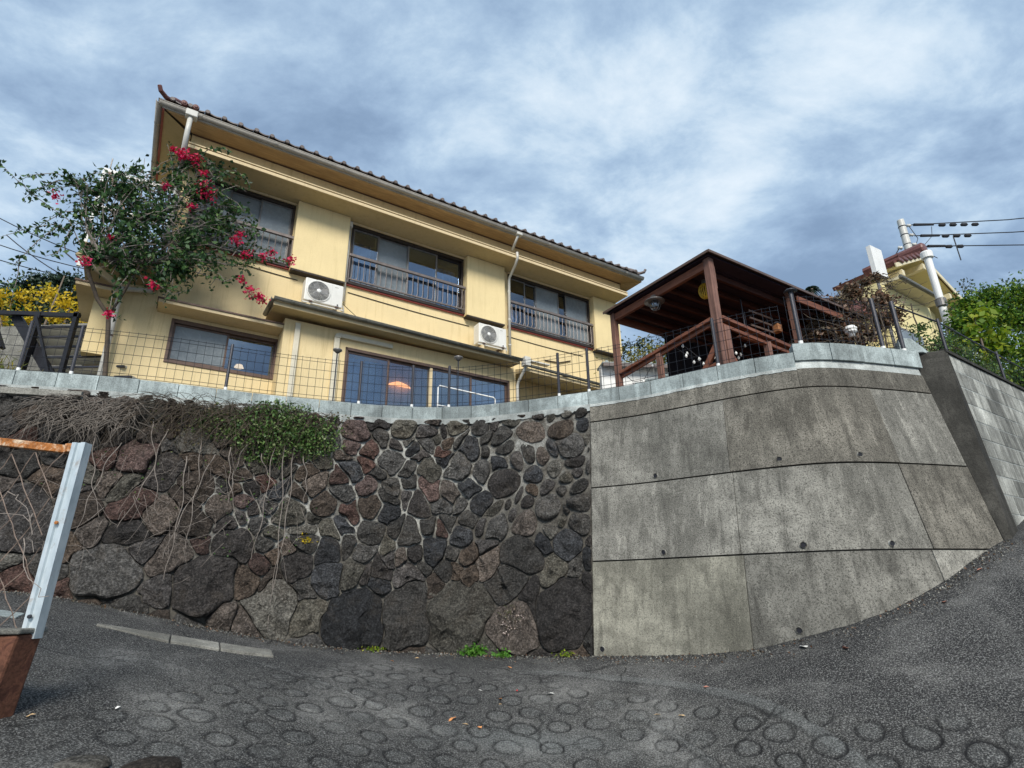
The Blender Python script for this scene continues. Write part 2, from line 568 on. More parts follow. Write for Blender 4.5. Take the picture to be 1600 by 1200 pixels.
# ------------------------------------------------------------------ mesh helpers
class MB:
    def __init__(self):
        self.v = []
        self.f = []

    def add(self, vs, fs):
        o = len(self.v)
        self.v += [tuple(map(float, p)) for p in vs]
        self.f += [tuple(i + o for i in q) for q in fs]
        return self

    def box(self, x0, x1, y0, y1, z0, z1):
        x0, x1 = min(x0, x1), max(x0, x1)
        y0, y1 = min(y0, y1), max(y0, y1)
        z0, z1 = min(z0, z1), max(z0, z1)
        return self.add([(x0, y0, z0), (x1, y0, z0), (x1, y1, z0), (x0, y1, z0), (x0, y0, z1), (x1, y0, z1), (x1, y1, z1), (x0, y1, z1)],
                        [(0, 3, 2, 1), (4, 5, 6, 7), (0, 1, 5, 4), (1, 2, 6, 5), (2, 3, 7, 6), (3, 0, 4, 7)])

    def bar(self, p, q, w, h=None, up=(0, 0, 1)):
        """rectangular bar from p to q, w wide, h high"""
        h = h or w
        p, q = Vector(p), Vector(q)
        d = (q - p).normalized()
        u = Vector(up)
        if abs(d.dot(u)) > 0.98:
            u = Vector((0, 1, 0))
        s = d.cross(u).normalized()
        u = s.cross(d).normalized()
        vs = []
        for c in (p, q):
            for a, b in ((-1, -1), (1, -1), (1, 1), (-1, 1)):
                vs.append(c + s * (a * w / 2) + u * (b * h / 2))
        return self.add(vs, [(3, 2, 1, 0), (4, 5, 6, 7), (0, 1, 5, 4), (1, 2, 6, 5), (2, 3, 7, 6), (3, 0, 4, 7)])

    def tube(self, pts, r0, r1=None, n=6, caps=True):
        r1 = r0 if r1 is None else r1
        pts = [Vector(p) for p in pts]
        N = len(pts)
        vs = []
        prev = None
        for i, p in enumerate(pts):
            a = pts[max(0, i - 1)]
            b = pts[min(N - 1, i + 1)]
            d = (b - a)
            d = d.normalized() if d.length > 1e-9 else Vector((0, 0, 1))
            if prev is None:
                u = Vector((0, 0, 1)) if abs(d.z) < 0.9 else Vector((1, 0, 0))
            else:
                u = prev
            s = d.cross(u)
            if s.length < 1e-6:
                s = d.cross(Vector((0.3, 1, 0.1)))
            s.normalize()
            u = s.cross(d).normalized()
            prev = u
            r = r0 + (r1 - r0) * i / max(1, N - 1)
            for k in range(n):
                t = 2 * math.pi * k / n
                vs.append(p + s * (math.cos(t) * r) + u * (math.sin(t) * r))
        fs = []
        for i in range(N - 1):
            for k in range(n):
                a, b = i * n + k, i * n + (k + 1) % n
                fs.append((a, a + n, b + n, b))
        if caps:
            fs.append(tuple(range(n)))
            fs.append(tuple((N - 1) * n + k for k in reversed(range(n))))
        return self.add(vs, fs)

    def prism(self, poly, e0, e1, plane="xz"):
        """poly extruded between e0 and e1 along the missing axis"""
        n = len(poly)

        def P(a, b, e):
            return {"xz": (a, e, b), "yz": (e, a, b), "xy": (a, b, e)}[plane]
        vs = [P(a, b, e0) for a, b in poly] + [P(a, b, e1) for a, b in poly]
        fs = [tuple(range(n)), tuple(reversed(range(n, 2 * n)))]
        fs += [(i, i + n, (i + 1) % n + n, (i + 1) % n) for i in range(n)]
        return self.add(vs, fs)

    def lathe(self, c, prof, n=16, axis="z"):
        vs = []
        for r, h in prof:
            for k in range(n):
                t = 2 * math.pi * k / n
                a, b = math.cos(t) * r, math.sin(t) * r
                q = {"z": (a, b, h), "y": (a, h, b), "x": (h, a, b)}[axis]
                vs.append((c[0] + q[0], c[1] + q[1], c[2] + q[2]))
        fs = []
        for i in range(len(prof) - 1):
            for k in range(n):
                fs.append((i * n + k, i * n + (k + 1) % n, (i + 1) * n + (k + 1) % n, (i + 1) * n + k))
        fs.append(tuple(range(n)))
        fs.append(tuple((len(prof) - 1) * n + k for k in range(n)))
        return self.add(vs, fs)

    def mesh(self, name, smooth=False):
        me = bpy.data.meshes.new(name)
        me.from_pydata(self.v, [], self.f)
        me.update()
        if smooth:
            me.polygons.foreach_set("use_smooth", [True] * len(me.polygons))
        return me


def link(name, data, parent=None, loc=None, rz=None):
    o = bpy.data.objects.new(name, data)
    COL.objects.link(o)
    if parent is not None:
        o.parent = parent
    if loc is not None:
        o.location = loc
    if rz is not None:
        o.rotation_euler = (0, 0, rz)
    return o


def recalc(me):
    import bmesh
    b = bmesh.new()
    b.from_mesh(me)
    bmesh.ops.recalc_face_normals(b, faces=b.faces)
    b.to_mesh(me)
    b.free()


def part(name, mb, mt, parent=None, smooth=False, bev=0.0, label=None, kind=None, fix=True):
    me = mb.mesh(name, smooth)
    if fix:
        recalc(me)
    me.materials.append(M[mt] if isinstance(mt, str) else mt)
    o = link(name, me, parent)
    if bev:
        b = o.modifiers.new("bevel", "BEVEL")
        b.width = bev
        b.segments = 2
        b.limit_method = "ANGLE"
        b.angle_limit = R(40)
    if label:
        o["label"] = label
    if kind:
        o["kind"] = kind
    return o


def tag(o, label, cat, group=None):
    o["label"] = label
    o["category"] = cat
    if group:
        o["group"] = group
    return o


def thing(name, label, cat, loc=(0, 0, 0), rz=0.0, group=None):
    o = link(name, None, None, loc, rz)
    o.empty_display_size = 0.2
    return tag(o, label, cat, group)


def quads_np(name, V, mt, parent=None, kind=None, smooth=False):
    """V: (n,4,3) array of separate quads"""
    n = len(V)
    me = bpy.data.meshes.new(name)
    me.vertices.add(n * 4)
    me.vertices.foreach_set("co", V.reshape(-1).astype(np.float32))
    me.loops.add(n * 4)
    me.loops.foreach_set("vertex_index", np.arange(n * 4, dtype=np.int32))
    me.polygons.add(n)
    me.polygons.foreach_set("loop_start", np.arange(0, n * 4, 4, dtype=np.int32))
    me.polygons.foreach_set("loop_total", np.full(n, 4, dtype=np.int32))
    if smooth:
        me.polygons.foreach_set("use_smooth", np.ones(n, dtype=bool))
    me.update(calc_edges=True)
    me.materials.append(M[mt] if isinstance(mt, str) else mt)
    o = link(name, me, parent)
    if kind:
        o["kind"] = kind
    return o


def unit(a):
    return a / np.maximum(np.linalg.norm(a, axis=-1, keepdims=True), 1e-9)


def leafquads(C, L, Wd, droop=-0.2, spread=1.0, fold=0.25, rg=rng):
    n = len(C)
    d = unit(rg.normal(size=(n, 3)) * spread + np.array([0, 0, droop]))
    s = unit(np.cross(d, rg.normal(size=(n, 3))))
    nn = np.cross(d, s)
    L = L * rg.uniform(0.6, 1.35, (n, 1))
    Wd = Wd * rg.uniform(0.6, 1.3, (n, 1))
    v0 = C
    v1 = C + d * L * 0.45 + s * Wd / 2 + nn * Wd * fold
    v2 = C + d * L
    v3 = C + d * L * 0.45 - s * Wd / 2 + nn * Wd * fold
    return np.stack([v0, v1, v2, v3], 1)


def blob_pts(clusters, dens, rg=rng, squash=0.8, shell=0.55, depth=1.0):
    out = []
    for x, y, z, r in clusters:
        n = int(dens * r * r)
        d = unit(rg.normal(size=(n, 3)))
        rad = r * (shell + (1 - shell) * rg.uniform(0, 1, (n, 1))) * rg.uniform(0.45, 1.12, (n, 1))
        # ragged, clumpy edge
        ph = rg.uniform(0, 6.28, 6)
        lump = 1 + 0.25 * np.sin(d[:, :1] * 5 + ph[0]) * np.sin(d[:, 1:2] * 6 + ph[1]) + 0.2 * np.sin(d[:, 2:] * 9 + ph[2])
        p = d * rad * lump * np.array([1, depth, squash])
        out.append(p + np.array([x, y, z]))
    return np.concatenate(out)


def wob(p0, p1, n, amp, sag=0.0, rg=rng):
    p0, p1 = np.array(p0, float), np.array(p1, float)
    t = np.linspace(0, 1, n)[:, None]
    w = np.cumsum(rg.normal(size=(n, 3)) * amp, 0)
    w -= w[0] + (w[-1] - w[0]) * t
    q = p0 + (p1 - p0) * t + w
    q[:, 2] -= sag * 4 * (t * (1 - t))[:, 0]
    return q


# ------------------------------------------------------------------ plan curve and batter of the walls
WP=np.array([(-9.6,4.9),(-7.6,5.35),(-6.6,5.57),(-5.59,5.83),(-4.92,6.01),(-4.2,6.26),(-3.6,6.55),(-3.0,6.85),(-2.26,7.14),(-1.55,7.37),(-.78,7.44),(0,7.26),(.78,6.98),(1.5,6.66),(2.15,6.22),(2.6,5.93),(3.0,5.74),(3.4,5.72),(4.0,5.85),(4.62,6.03),(5.2,6.25)])
def _cr(P,n=24):
    out=[]
    for i in range(1,len(P)-2):
        a,b,c,d=P[i-1:i+3]
        for k in range(n):
            t=k/n; out.append(.5*((2*b)+(c-a)*t+(2*a-5*b+4*c-d)*t*t+(3*b-a-3*c+d)*t**3))
    out.append(P[-2]); return np.array(out)
_C=_cr(WP)
for _ in range(3):
    for _k in range(8): _C[1:-1]=(_C[:-2]+2*_C[1:-1]+_C[2:])/4
_S=np.concatenate([[0],np.cumsum(np.hypot(*np.diff(_C,axis=0).T))]); SL=_S[-1]
S0=np.interp(.98,_C[:,0],_S)      # s where the concrete starts
def T(s): return np.array([np.interp(s,_S,_C[:,0]),np.interp(s,_S,_C[:,1])])
def Nv(s):
    t=T(s+.12)-T(s-.12); t=t/np.hypot(t[0],t[1]); return np.array([t[1],-t[0]])
BAT=.18
def W(s,z,out=0.):
    p=T(s)+Nv(s)*(BAT*(2.25-z)+out); return np.array([p[0],p[1],z])


def partw(name, mb, mt, parent=None, **k):
    """mesh given in world coordinates; its origin goes to its middle"""
    A = np.array(mb.v)
    c = (A.min(0) + A.max(0)) / 2
    mb.v = [tuple(p) for p in (A - c)]
    o = part(name, mb, mt, parent, **k)
    pl = np.array(parent.location) if parent is not None else 0
    o.location = tuple(c - pl)
    return o


def quadsw(name, V, mt, parent=None, kind=None):
    c = V.reshape(-1, 3).mean(0)
    o = quads_np(name, V - c, mt, parent, kind)
    pl = np.array(parent.location) if parent is not None else 0
    o.location = tuple(c - pl)
    return o


# ================================================================== ground
CTRL = np.array([(-4.77, 5.65, .12), (-4.49, 5.74, .08), (-3.78, 5.99, -.09), (-2.96, 6.36, -.3), (-2.02, 6.7, -.49),
                 (-.76, 6.92, -.59), (.78, 6.43, -.6), (2.12, 5.64, -.5), (2.68, 5.36, -.33), (3.23, 5.28, -.16),
                 (3.83, 5.4, .07), (4.33, 5.57, .3), (5.2, 6.0, .59), (-8, 5, .62), (7.5, 7.6, 1.3), (7, 4.5, .75),
                 (0, 4.4, -1.06), (-2.26, 2.93, -.68), (2.9, 3.75, -.93), (0, 0, -1.6), (-3, 0, -1.25), (3, 0, -1.7),
                 (0, -4, -2.3), (-6, 1, -.4), (6, 1, -.5), (0, 9, -.6), (-4, 9, -.2), (5, 9, .8), (-9, 0, 0), (9, 0, 0), (9, 9, 1.6), (-9, 9, .8)])


def _tps_fit(P):
    n = len(P)
    d = np.hypot(P[:, None, 0] - P[None, :, 0], P[:, None, 1] - P[None, :, 1])
    K = np.where(d > 0, d * d * np.log(np.maximum(d, 1e-9)), 0) + np.eye(n) * 0.02
    A = np.zeros((n + 3, n + 3))
    A[:n, :n] = K
    A[:n, n] = 1
    A[:n, n + 1:] = P[:, :2]
    A[n, :n] = 1
    A[n + 1:, :n] = P[:, :2].T
    return np.linalg.solve(A, np.concatenate([P[:, 2], [0, 0, 0]]))


_TW = _tps_fit(CTRL)


def ground(x, y):
    x, y = np.atleast_1d(np.asarray(x, float)), np.atleast_1d(np.asarray(y, float))
    r = np.hypot(x, y)
    k = np.where(r > 9.5, 9.5 / np.maximum(r, 1e-6), 1.0)
    xc, yc = x * k, y * k
    d = np.hypot(xc[..., None] - CTRL[:, 0], yc[..., None] - CTRL[:, 1])
    K = np.where(d > 0, d * d * np.log(np.maximum(d, 1e-9)), 0)
    z = K @ _TW[:-3] + _TW[-3] + _TW[-2] * xc + _TW[-1] * yc
    return z + (r * (1 - k)) * np.where(y < 0, -0.12, 0.05)


def gz(x, y):
    return float(ground([x], [y])[0])


def fbm2(x, y, sc, seed, octs=4):
    g = np.random.default_rng(seed)
    x, y = np.asarray(x, float), np.asarray(y, float)
    out = np.zeros_like(x)
    for o in range(octs):
        for _ in range(5):
            a = g.uniform(0, 6.28)
            f = sc * 2 ** o * g.uniform(0.7, 1.3)
            out += np.sin((x * math.cos(a) + y * math.sin(a)) * f + g.uniform(0, 6.28)) * 0.5 ** o / 5
    return out


def grid_mesh(name, X, Y, Z, mt, attrs=None, kind=None):
    ny, nx = X.shape
    n = nx * ny
    me = bpy.data.meshes.new(name)
    me.vertices.add(n)
    me.vertices.foreach_set("co", np.stack([X, Y, Z], -1).reshape(-1).astype(np.float32))
    idx = np.arange(n).reshape(ny, nx)
    q = np.stack([idx[:-1, :-1], idx[:-1, 1:], idx[1:, 1:], idx[1:, :-1]], -1).reshape(-1, 4)
    me.loops.add(q.size)
    me.loops.foreach_set("vertex_index", q.reshape(-1).astype(np.int32))
    me.polygons.add(len(q))
    me.polygons.foreach_set("loop_start", np.arange(0, q.size, 4, dtype=np.int32))
    me.polygons.foreach_set("loop_total", np.full(len(q), 4, dtype=np.int32))
    me.polygons.foreach_set("use_smooth", np.ones(len(q), dtype=bool))
    me.update(calc_edges=True)
    for k, a in (attrs or {}).items():
        at = me.attributes.new(k, "FLOAT", "POINT")
        at.data.foreach_set("value", a.reshape(-1).astype(np.float32))
    me.materials.append(M[mt])
    o = link(name, me)
    if kind:
        o["kind"] = kind
    return o


def smooth01(a, b, x):
    t = np.clip((x - a) / (b - a), 0, 1)
    return t * t * (3 - 2 * t)


ARCS = []


def road_z(x, y, attrs=False):
    z = ground(x.reshape(-1), y.reshape(-1)).reshape(x.shape)
    z = z + fbm2(x, y, 3.0, 5, 3) * 0.012 + fbm2(x, y, 17.0, 6, 3) * 0.0035
    # distance to wall foot decides which strip of paving we are on
    wy = np.interp(x, [c[0] for c in CTRL[:13]], [c[1] for c in CTRL[:13]])
    dist = wy - y
    edge = 0.70 + 0.12 * np.sin(x * 1.1 + 0.6) + 0.22 * np.clip(x - 0.8, 0, 4)
    ringzone = smooth01(edge, edge + 0.10, dist) * smooth01(-2.2, -1.5, x + 0.28 * (5.2 - y) + 0.1)
    ringzone = np.maximum(ringzone, 0)
    # O-rings in a staggered lattice, slightly rotated
    a = R(12)
    u = (x * math.cos(a) + y * math.sin(a)) / 0.30
    v = (-x * math.sin(a) + y * math.cos(a)) / 0.26
    row = np.floor(v)
    uu = u + 0.5 * (row % 2)
    jx = 0.10 * np.sin(row * 12.9898 + np.floor(uu) * 78.233)
    jy = 0.10 * np.sin(row * 39.3 + np.floor(uu) * 11.13)
    dx = (uu - np.floor(uu) - 0.5 + jx) * 0.30
    dy = (v - row - 0.5 + jy) * 0.26
    rr = np.hypot(dx, dy) * (1 + 0.10 * np.sin(row * 5.7 + np.floor(uu) * 9.1)) + 0.0035 * np.sin(np.arctan2(dy, dx) * 3 + row * 5 + np.floor(uu))
    worn = 0.55 + 0.45 * np.sin(row * 7.1 + np.floor(uu) * 3.3)
    worn = np.clip(worn * 0.5 + 0.60 + 0.5 * fbm2(x, y, 2.2, 15, 2), 0.2, 1.15)
    angp = 0.80 + 0.20 * np.sin(np.arctan2(dy, dx) + row * 2.2 + uu // 1 * 1.7)
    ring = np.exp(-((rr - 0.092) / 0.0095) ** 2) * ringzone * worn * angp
    z = z - 0.014 * ring
    # kerb-like smooth concrete arcs
    arc = np.zeros_like(x)
    for cx, cy, rad, w, a0, a1 in ((-0.29, 3.71, 2.40, 0.085, 0, 84), (-2.36, 2.55, 2.73, 0.03, 45, 92), (-2.15, 3.22, 3.60, 0.03, 8, 38)):
        d = np.hypot(x - cx, y - cy)
        th = np.degrees(np.arctan2(y - cy, x - cx))
        k = smooth01(a0, a0 + 8, th) * (1 - smooth01(a1 - 8, a1, th))
        g = np.exp(-(np.maximum(np.abs(d - rad) - w * 0.5, 0) / 0.018) ** 2) * k
        arc = np.maximum(arc, g * (1 if w > 0.05 else 0.6))
        z = z + 0.010 * g - 0.012 * np.exp(-((d - rad - w * .5 - 0.03) / 0.014) ** 2) * k
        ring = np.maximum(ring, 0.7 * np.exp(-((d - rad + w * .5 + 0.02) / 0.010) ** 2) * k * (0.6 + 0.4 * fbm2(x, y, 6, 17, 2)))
    if not attrs:
        return z
    tone = np.clip(0.25 + ringzone * 0.45 + 0.6 * fbm2(x, y, 1.3, 8, 3) + 0.5 * smooth01(1.0, 1.8, dist) * smooth01(-1.0, -2.4, x), 0, 1)
    tone = tone * (1 - 0.85 * (1 - smooth01(edge - 0.25, edge + 0.1, dist)))
    bloom = np.exp(-((x - 0.1) / 0.55) ** 2 - ((y - 4.75) / 0.16) ** 2) * 0.55 + arc * 0.30 + ringzone * 0.16 * np.exp(-((rr - 0.045) / 0.035) ** 2)
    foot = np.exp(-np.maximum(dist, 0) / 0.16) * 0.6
    return z, {"dirt": np.clip(ring * 1.35 + foot, 0, 1), "tone": np.clip(tone, 0, 1), "bloom": np.clip(bloom, 0, 1)}  # grooves darkened in colour for shade and dirt, wall foot for dirt


xs = np.concatenate([np.linspace(-60, -7.5, 26)[:-1], np.linspace(-7.5, -3.6, 120)[:-1], np.arange(-3.6, 4.6, 0.016), np.linspace(4.6, 8, 120)[1:], np.linspace(8, 60, 26)[1:]])
ys = np.concatenate([np.linspace(-60, -2, 20)[:-1], np.linspace(-2, 3.3, 50)[:-1], np.arange(3.3, 7.1, 0.016), np.linspace(7.1, 12, 20)[1:]])
X, Y = np.meshgrid(xs, ys)
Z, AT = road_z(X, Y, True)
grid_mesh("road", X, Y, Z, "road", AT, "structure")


def terrain_z(x, y):
    d = 0.545 * -x + 0.839 * y      # distance behind the house line
    far = np.maximum(0, d - 17.5)
    far2 = np.maximum(0, y - 13 - np.maximum(0, x) * 0.0)
    rise = (0.40 + 0.28 * smooth01(-4, -11, x)) * np.minimum(np.minimum(far, far2), 45)
    return 2.33 + rise + fbm2(x, y, 0.35, 3, 3) * 0.5 * smooth01(0, 6, np.minimum(far, far2))


# terrace behind the walls: from the wall head back to the slope
ss = np.linspace(0.05, SL - 0.05, 90)
head = np.array([T(s) - Nv(s) * 0.10 for s in ss])
left = np.array([(-60, -2.0), (-30, 2.0), (-14, 4.2)])
right = np.array([(4.86, 6.12), (7.1, 7.62), (12, 10.9), (30, 23), (60, 43)])
head = np.concatenate([left, head[head[:, 0] < 4.75], right])
tt = np.concatenate([np.linspace(0, 1, 30), ]) ** 2
GX, GY = [], []
for h in head:
    end = np.array([h[0] * 2.2, 90.0])
    p = h[None] + (end - h)[None] * tt[:, None]
    GX.append(p[:, 0])
    GY.append(p[:, 1])
GX, GY = np.array(GX).T, np.array(GY).T
GZ = terrain_z(GX, GY)
near = GY < 13.5
cut = 16
grid_mesh("garden_ground", GX[:cut], GY[:cut], GZ[:cut], "soil", None, "structure")
grid_mesh("hillside", GX[cut - 1:], GY[cut - 1:], GZ[cut - 1:], "hill", None, "structure")

# ---- plan curve and batter of the retaining walls
# ================================================================== stone retaining wall
base0 = tuple(W(S0 - 4.5, -0.4))
SW = thing("stone_retaining_wall", "dark rubble stone retaining wall with pale mortar under the yellow house", "wall", base0)


def foot(s):
    p = W(s, -0.3, 0)
    return gz(p[0], p[1])


FS = np.linspace(0, SL, 120)
FZ = np.array([foot(s) for s in FS])


def footz(s):
    return np.interp(s, FS, FZ)


# mortar backing
ms = np.linspace(0.3, S0 + 0.0, 220)
mz = np.arange(-0.95, 2.225, 0.04)
MS, MZ = np.meshgrid(ms, mz)
off = -0.020 + fbm2(MS, MZ, 6, 21, 3) * 0.02 + fbm2(MS, MZ, 25, 22, 2) * 0.010
PX = np.array([[W(s, z, o) for s, z, o in zip(rs, rz_, ro)] for rs, rz_, ro in zip(MS, MZ, off)])
rs = MS - S0
pale = np.exp(-((rs + 3.15) / 1.2) ** 2 - ((MZ - 1.2) / 0.75) ** 2) * 2.0 + 0.9 * np.exp(-((rs + 1.5) / 1.8) ** 2 - ((MZ - 1.8) / 0.6) ** 2) \
    + 0.6 * np.exp(-((rs + 4.6) / 0.45) ** 2 - ((MZ - 1.0) / 0.35) ** 2)
mo = grid_mesh("mortar", PX[..., 0] - base0[0], PX[..., 1] - base0[1], PX[..., 2] - base0[2], "mortar", {"pale": np.clip(pale, 0, 1)})
mo.parent = SW

# irregular sites
def rad_at(s, z):
    """wanted half spacing of the stones; s relative to the concrete edge"""
    r = 0.122
    r += 0.13 * smooth01(0.25, -0.35, z - 0.0) * (0.4 + 0.6 * smooth01(-4.6, -3.2, s))
    r += 0.018 * smooth01(-3.9, -5.2, s)
    r -= 0.020 * smooth01(-1.6, -0.2, s) * smooth01(0.3, 0.9, z)
    return r


rg = np.random.default_rng(11)
sites = []
BIG = [(-2.95, -0.20, 0.34), (-2.42, -0.22, 0.33), (-1.62, -0.26, 0.40), (-0.32, -0.16, 0.32), (-0.85, 0.42, 0.22), (-1.15, 1.28, 0.19),
       (-3.9, -0.10, 0.24), (-4.6, 0.12, 0.27), (-5.5, 0.35, 0.27), (-0.90, -0.35, 0.22), (-0.5, 0.95, 0.16), (-6.3, .7, .3)]
for b in BIG:
    sites.append(b)
for _ in range(16000):
    s = rg.uniform(-8.9, 0.12)
    z = rg.uniform(-0.95, 2.35)
    if z < footz(s + S0) - 0.25:
        continue
    r = float(rad_at(s, z)) * rg.choice([0.55, 0.75, 0.95, 1.15, 1.5], p=[.18, .25, .27, .2, .1])
    ok = True
    for a, b, c in sites:
        if ((a - s) / 1.12) ** 2 + (b - z) ** 2 < ((r + c) * 0.93) ** 2:
            ok = False
            break
    if ok:
        sites.append((s, z, r))


def clip(poly, nx_, nz_, d):
    out = []
    for i in range(len(poly)):
        a, b = poly[i - 1], poly[i]
        da, db = a[0] * nx_ + a[1] * nz_ - d, b[0] * nx_ + b[1] * nz_ - d
        if (da <= 0) != (db <= 0):
            t = da / (da - db)
            out.append((a[0] + (b[0] - a[0]) * t, a[1] + (b[1] - a[1]) * t))
        if db <= 0:
            out.append(b)
    return out




def warp(P):
    s_, z_ = P[:, 0], P[:, 1]
    a1 = fbm2(s_, z_, 5.0, 91, 3) * 0.12 + fbm2(s_, z_, 17, 93, 3) * 0.055
    a2 = fbm2(s_, z_, 5.0, 92, 3) * 0.12 + fbm2(s_, z_, 17, 94, 3) * 0.055
    e = smooth01(0.0, 0.25, -s_) * smooth01(2.215, 2.05, z_)
    return np.stack([s_ + a1 * e, z_ + a2 * e], 1)


def densify(P, step=0.035):
    out = []
    for i in range(len(P)):
        a_, b_ = P[i], P[(i + 1) % len(P)]
        n_ = max(1, int(np.hypot(*(b_ - a_)) / step))
        for k in range(n_):
            out.append(a_ + (b_ - a_) * k / n_)
    return np.array(out)


stones = []
ST = np.array(sites)
for i, (s, z, r) in enumerate(sites):
    poly = [(s - .9, z - .9), (s + .9, z - .9), (s + .9, z + .9), (s - .9, z + .9)]
    poly = clip(poly, 1, 0, -0.012)
    poly = clip(poly, 0, 1, 2.215)
    d2 = (ST[:, 0] - s) ** 2 + (ST[:, 1] - z) ** 2
    for j in np.argsort(d2)[1:26]:
        q = ST[j]
        dx, dz = q[0] - s, q[1] - z
        L = math.hypot(dx, dz)
        # power-style split so that big stones stay big
        k = (L * L + r * r - q[2] ** 2) / (2 * L)
        poly = clip(poly, dx / L, dz / L, (s * dx + z * dz) / L + k)
        if len(poly) < 3:
            break
    if len(poly) < 3:
        continue
    P = warp(densify(np.array(poly)))
    if P[:, 1].max() < footz(s + S0) - 0.02 or P[:, 0].min() < -8.9:
        continue
    c = P.mean(0)
    ext = np.sqrt(((P - c) ** 2).sum(1)).mean()
    if ext < 0.045:
        continue
    stones.append((P, c, ext, s, z))
stones.sort(key=lambda q: -q[2] * (1.3 if q[3] > -6.7 else 0.3))


def stone_mesh(P, c, ext, s, z, rg):
    upper = smooth01(0.2, 0.9, z) * smooth01(-5.0, -3.6, s)
    rounded = smooth01(-1.9, -0.5, s) * smooth01(0.3, 0.9, z)
    gap = 0.003 + 0.012 * float(upper) * rg.uniform(0.0, 1.6) - 0.002 * float(rounded)
    Q = P - c
    # inset
    Q = Q * np.maximum(0.6, 1 - gap / np.maximum(np.hypot(Q[:, 0], Q[:, 1]), 1e-3))[:, None]
    for it in range(1 if rounded < 0.5 else 6):
        Q = (np.roll(Q, 1, 0) + 2 * Q + np.roll(Q, -1, 0)) / 4
    seg = np.hypot(*(np.roll(Q, -1, 0) - Q).T)
    cum = np.concatenate([[0], np.cumsum(seg)])
    n = 34
    t = np.linspace(0, cum[-1], n, endpoint=False)
    Qc = np.concatenate([Q, Q[:1]])
    O = np.stack([np.interp(t, cum, Qc[:, 0]), np.interp(t, cum, Qc[:, 1])], 1)
    O *= (1 + rg.normal(0, 0.012, n))[:, None]
    h = min(0.14, 0.030 + ext * rg.uniform(0.15, 0.36))
    if rounded > 0.4:
        h = ext * 0.42
    pl = [(h * rg.uniform(0.75, 1.2), *(rg.normal(0, 0.38, 2))) for _ in range(6)]
    fr = [1.0, 0.99, 0.965, 0.90, 0.78, 0.63, 0.46, 0.26]
    hv = [-0.07, 0.35, 0.75, 0.93, 0.98, 1.0, 1.01, 1.02]
    if rounded > 0.45:
        fr = [1.0, 0.985, 0.94, 0.86, 0.74, 0.60, 0.44, 0.25]
        hv = [-0.07, 0.20, 0.48, 0.70, 0.86, 0.95, 1.0, 1.02]
    sd_ = rg.integers(1000)
    vs = []
    for f, a in zip(fr, hv):
        Of = O * f
        nz_ = fbm2(Of[:, 0] + c[0], Of[:, 1] + c[1], 9, int(sd_), 4)
        for p, nn_ in zip(Of, nz_):
            if a < 0:
                o = a
            else:
                fac = min(q[0] + q[1] * p[0] + q[2] * p[1] for q in pl)
                o = a * max(0.25 * h, min(fac, 1.3 * h)) + rg.normal(0, 0.0025 + 0.006 * ext) + nn_ * (0.012 + 0.10 * ext) * a
            vs.append((p[0] + c[0], p[1] + c[1], o))
    vs.append((c[0], c[1], h * rg.uniform(0.85, 1.1)))
    fs = []
    for k in range(len(fr) - 1):
        for i in range(n):
            fs.append((k * n + i, k * n + (i + 1) % n, (k + 1) * n + (i + 1) % n, (k + 1) * n + i))
    e = (len(fr) - 1) * n
    fs += [(e + i, e + (i + 1) % n, len(vs) - 1) for i in range(n)]
    vs = [tuple(W(v[0] + S0, v[1], v[2])) for v in vs]
    return vs, fs


rest = MB()
rgs = np.random.default_rng(5)
for i, (P, c, ext, s, z) in enumerate(stones):
    vs_, fs_ = stone_mesh(P, c, ext, s, z, rgs)
    if i < 299:
        pr = [0.33, 0.17, 0.06, 0.13, 0.12, 0.17, 0.02]
        if s < -4.2:
            pr = [0.20, 0.40, 0.12, 0.02, 0.08, 0.18, 0.0]
        if -4.3 < s < -2.9 and z > 0.6:
            pr = [0.15, 0.32, 0.28, 0.05, 0.10, 0.05, 0.05]
        mt = STONE[int(rgs.choice(7, p=pr))]
        o = partw("stone", MB().add(vs_, fs_), mt, SW, smooth=bool(s > -1.6 and z > 0.4), fix=False)
    else:
        rest.add(vs_, fs_)
if rest.v:
    partw("small_stones", rest, STONE[0], SW, smooth=True, kind="stuff", fix=False)

# weep pipe in the stone wall


def weep(s, z, parent, r=0.028, out=0.02, label=None):
    p0, p1 = W(s + S0, z, -0.12), W(s + S0, z, out)
    a = MB()
    prev = None
    p0v, p1v = Vector(p0), Vector(p1)
    a.tube([p0v, p1v], r, r, 14, caps=False)
    a.tube([p1v, p0v], r * 0.78, r * 0.78, 14, caps=False)
    d = (p1v - p0v).normalized()
    n = 14
    # annular lip
    o = len(a.v)
    ring1 = a.v[n:2 * n]
    ring2 = a.v[2 * n:3 * n]
    a.f += [(n + k, n + (k + 1) % n, 2 * n + (-k - 1) % n if False else 2 * n + (k + 1) % n, 2 * n + k) for k in range(0)]
    e = partw("weep_pipe", a, "pipe", parent, label=label)
    b = MB().tube([p1v - d * 0.006, p1v - d * 0.004], r * 0.80, r * 0.80, 14)
    partw("pipe_hole", b, "black", parent)
    return e


weep(-2.81, 0.81, SW, 0.022, 0.03)

# ================================================================== concrete retaining wall
cb = tuple(W(S0 + 1.8, -0.5))
CW = thing("concrete_retaining_wall", "curved grey concrete retaining wall of large formwork panels with weep holes", "wall", cb)


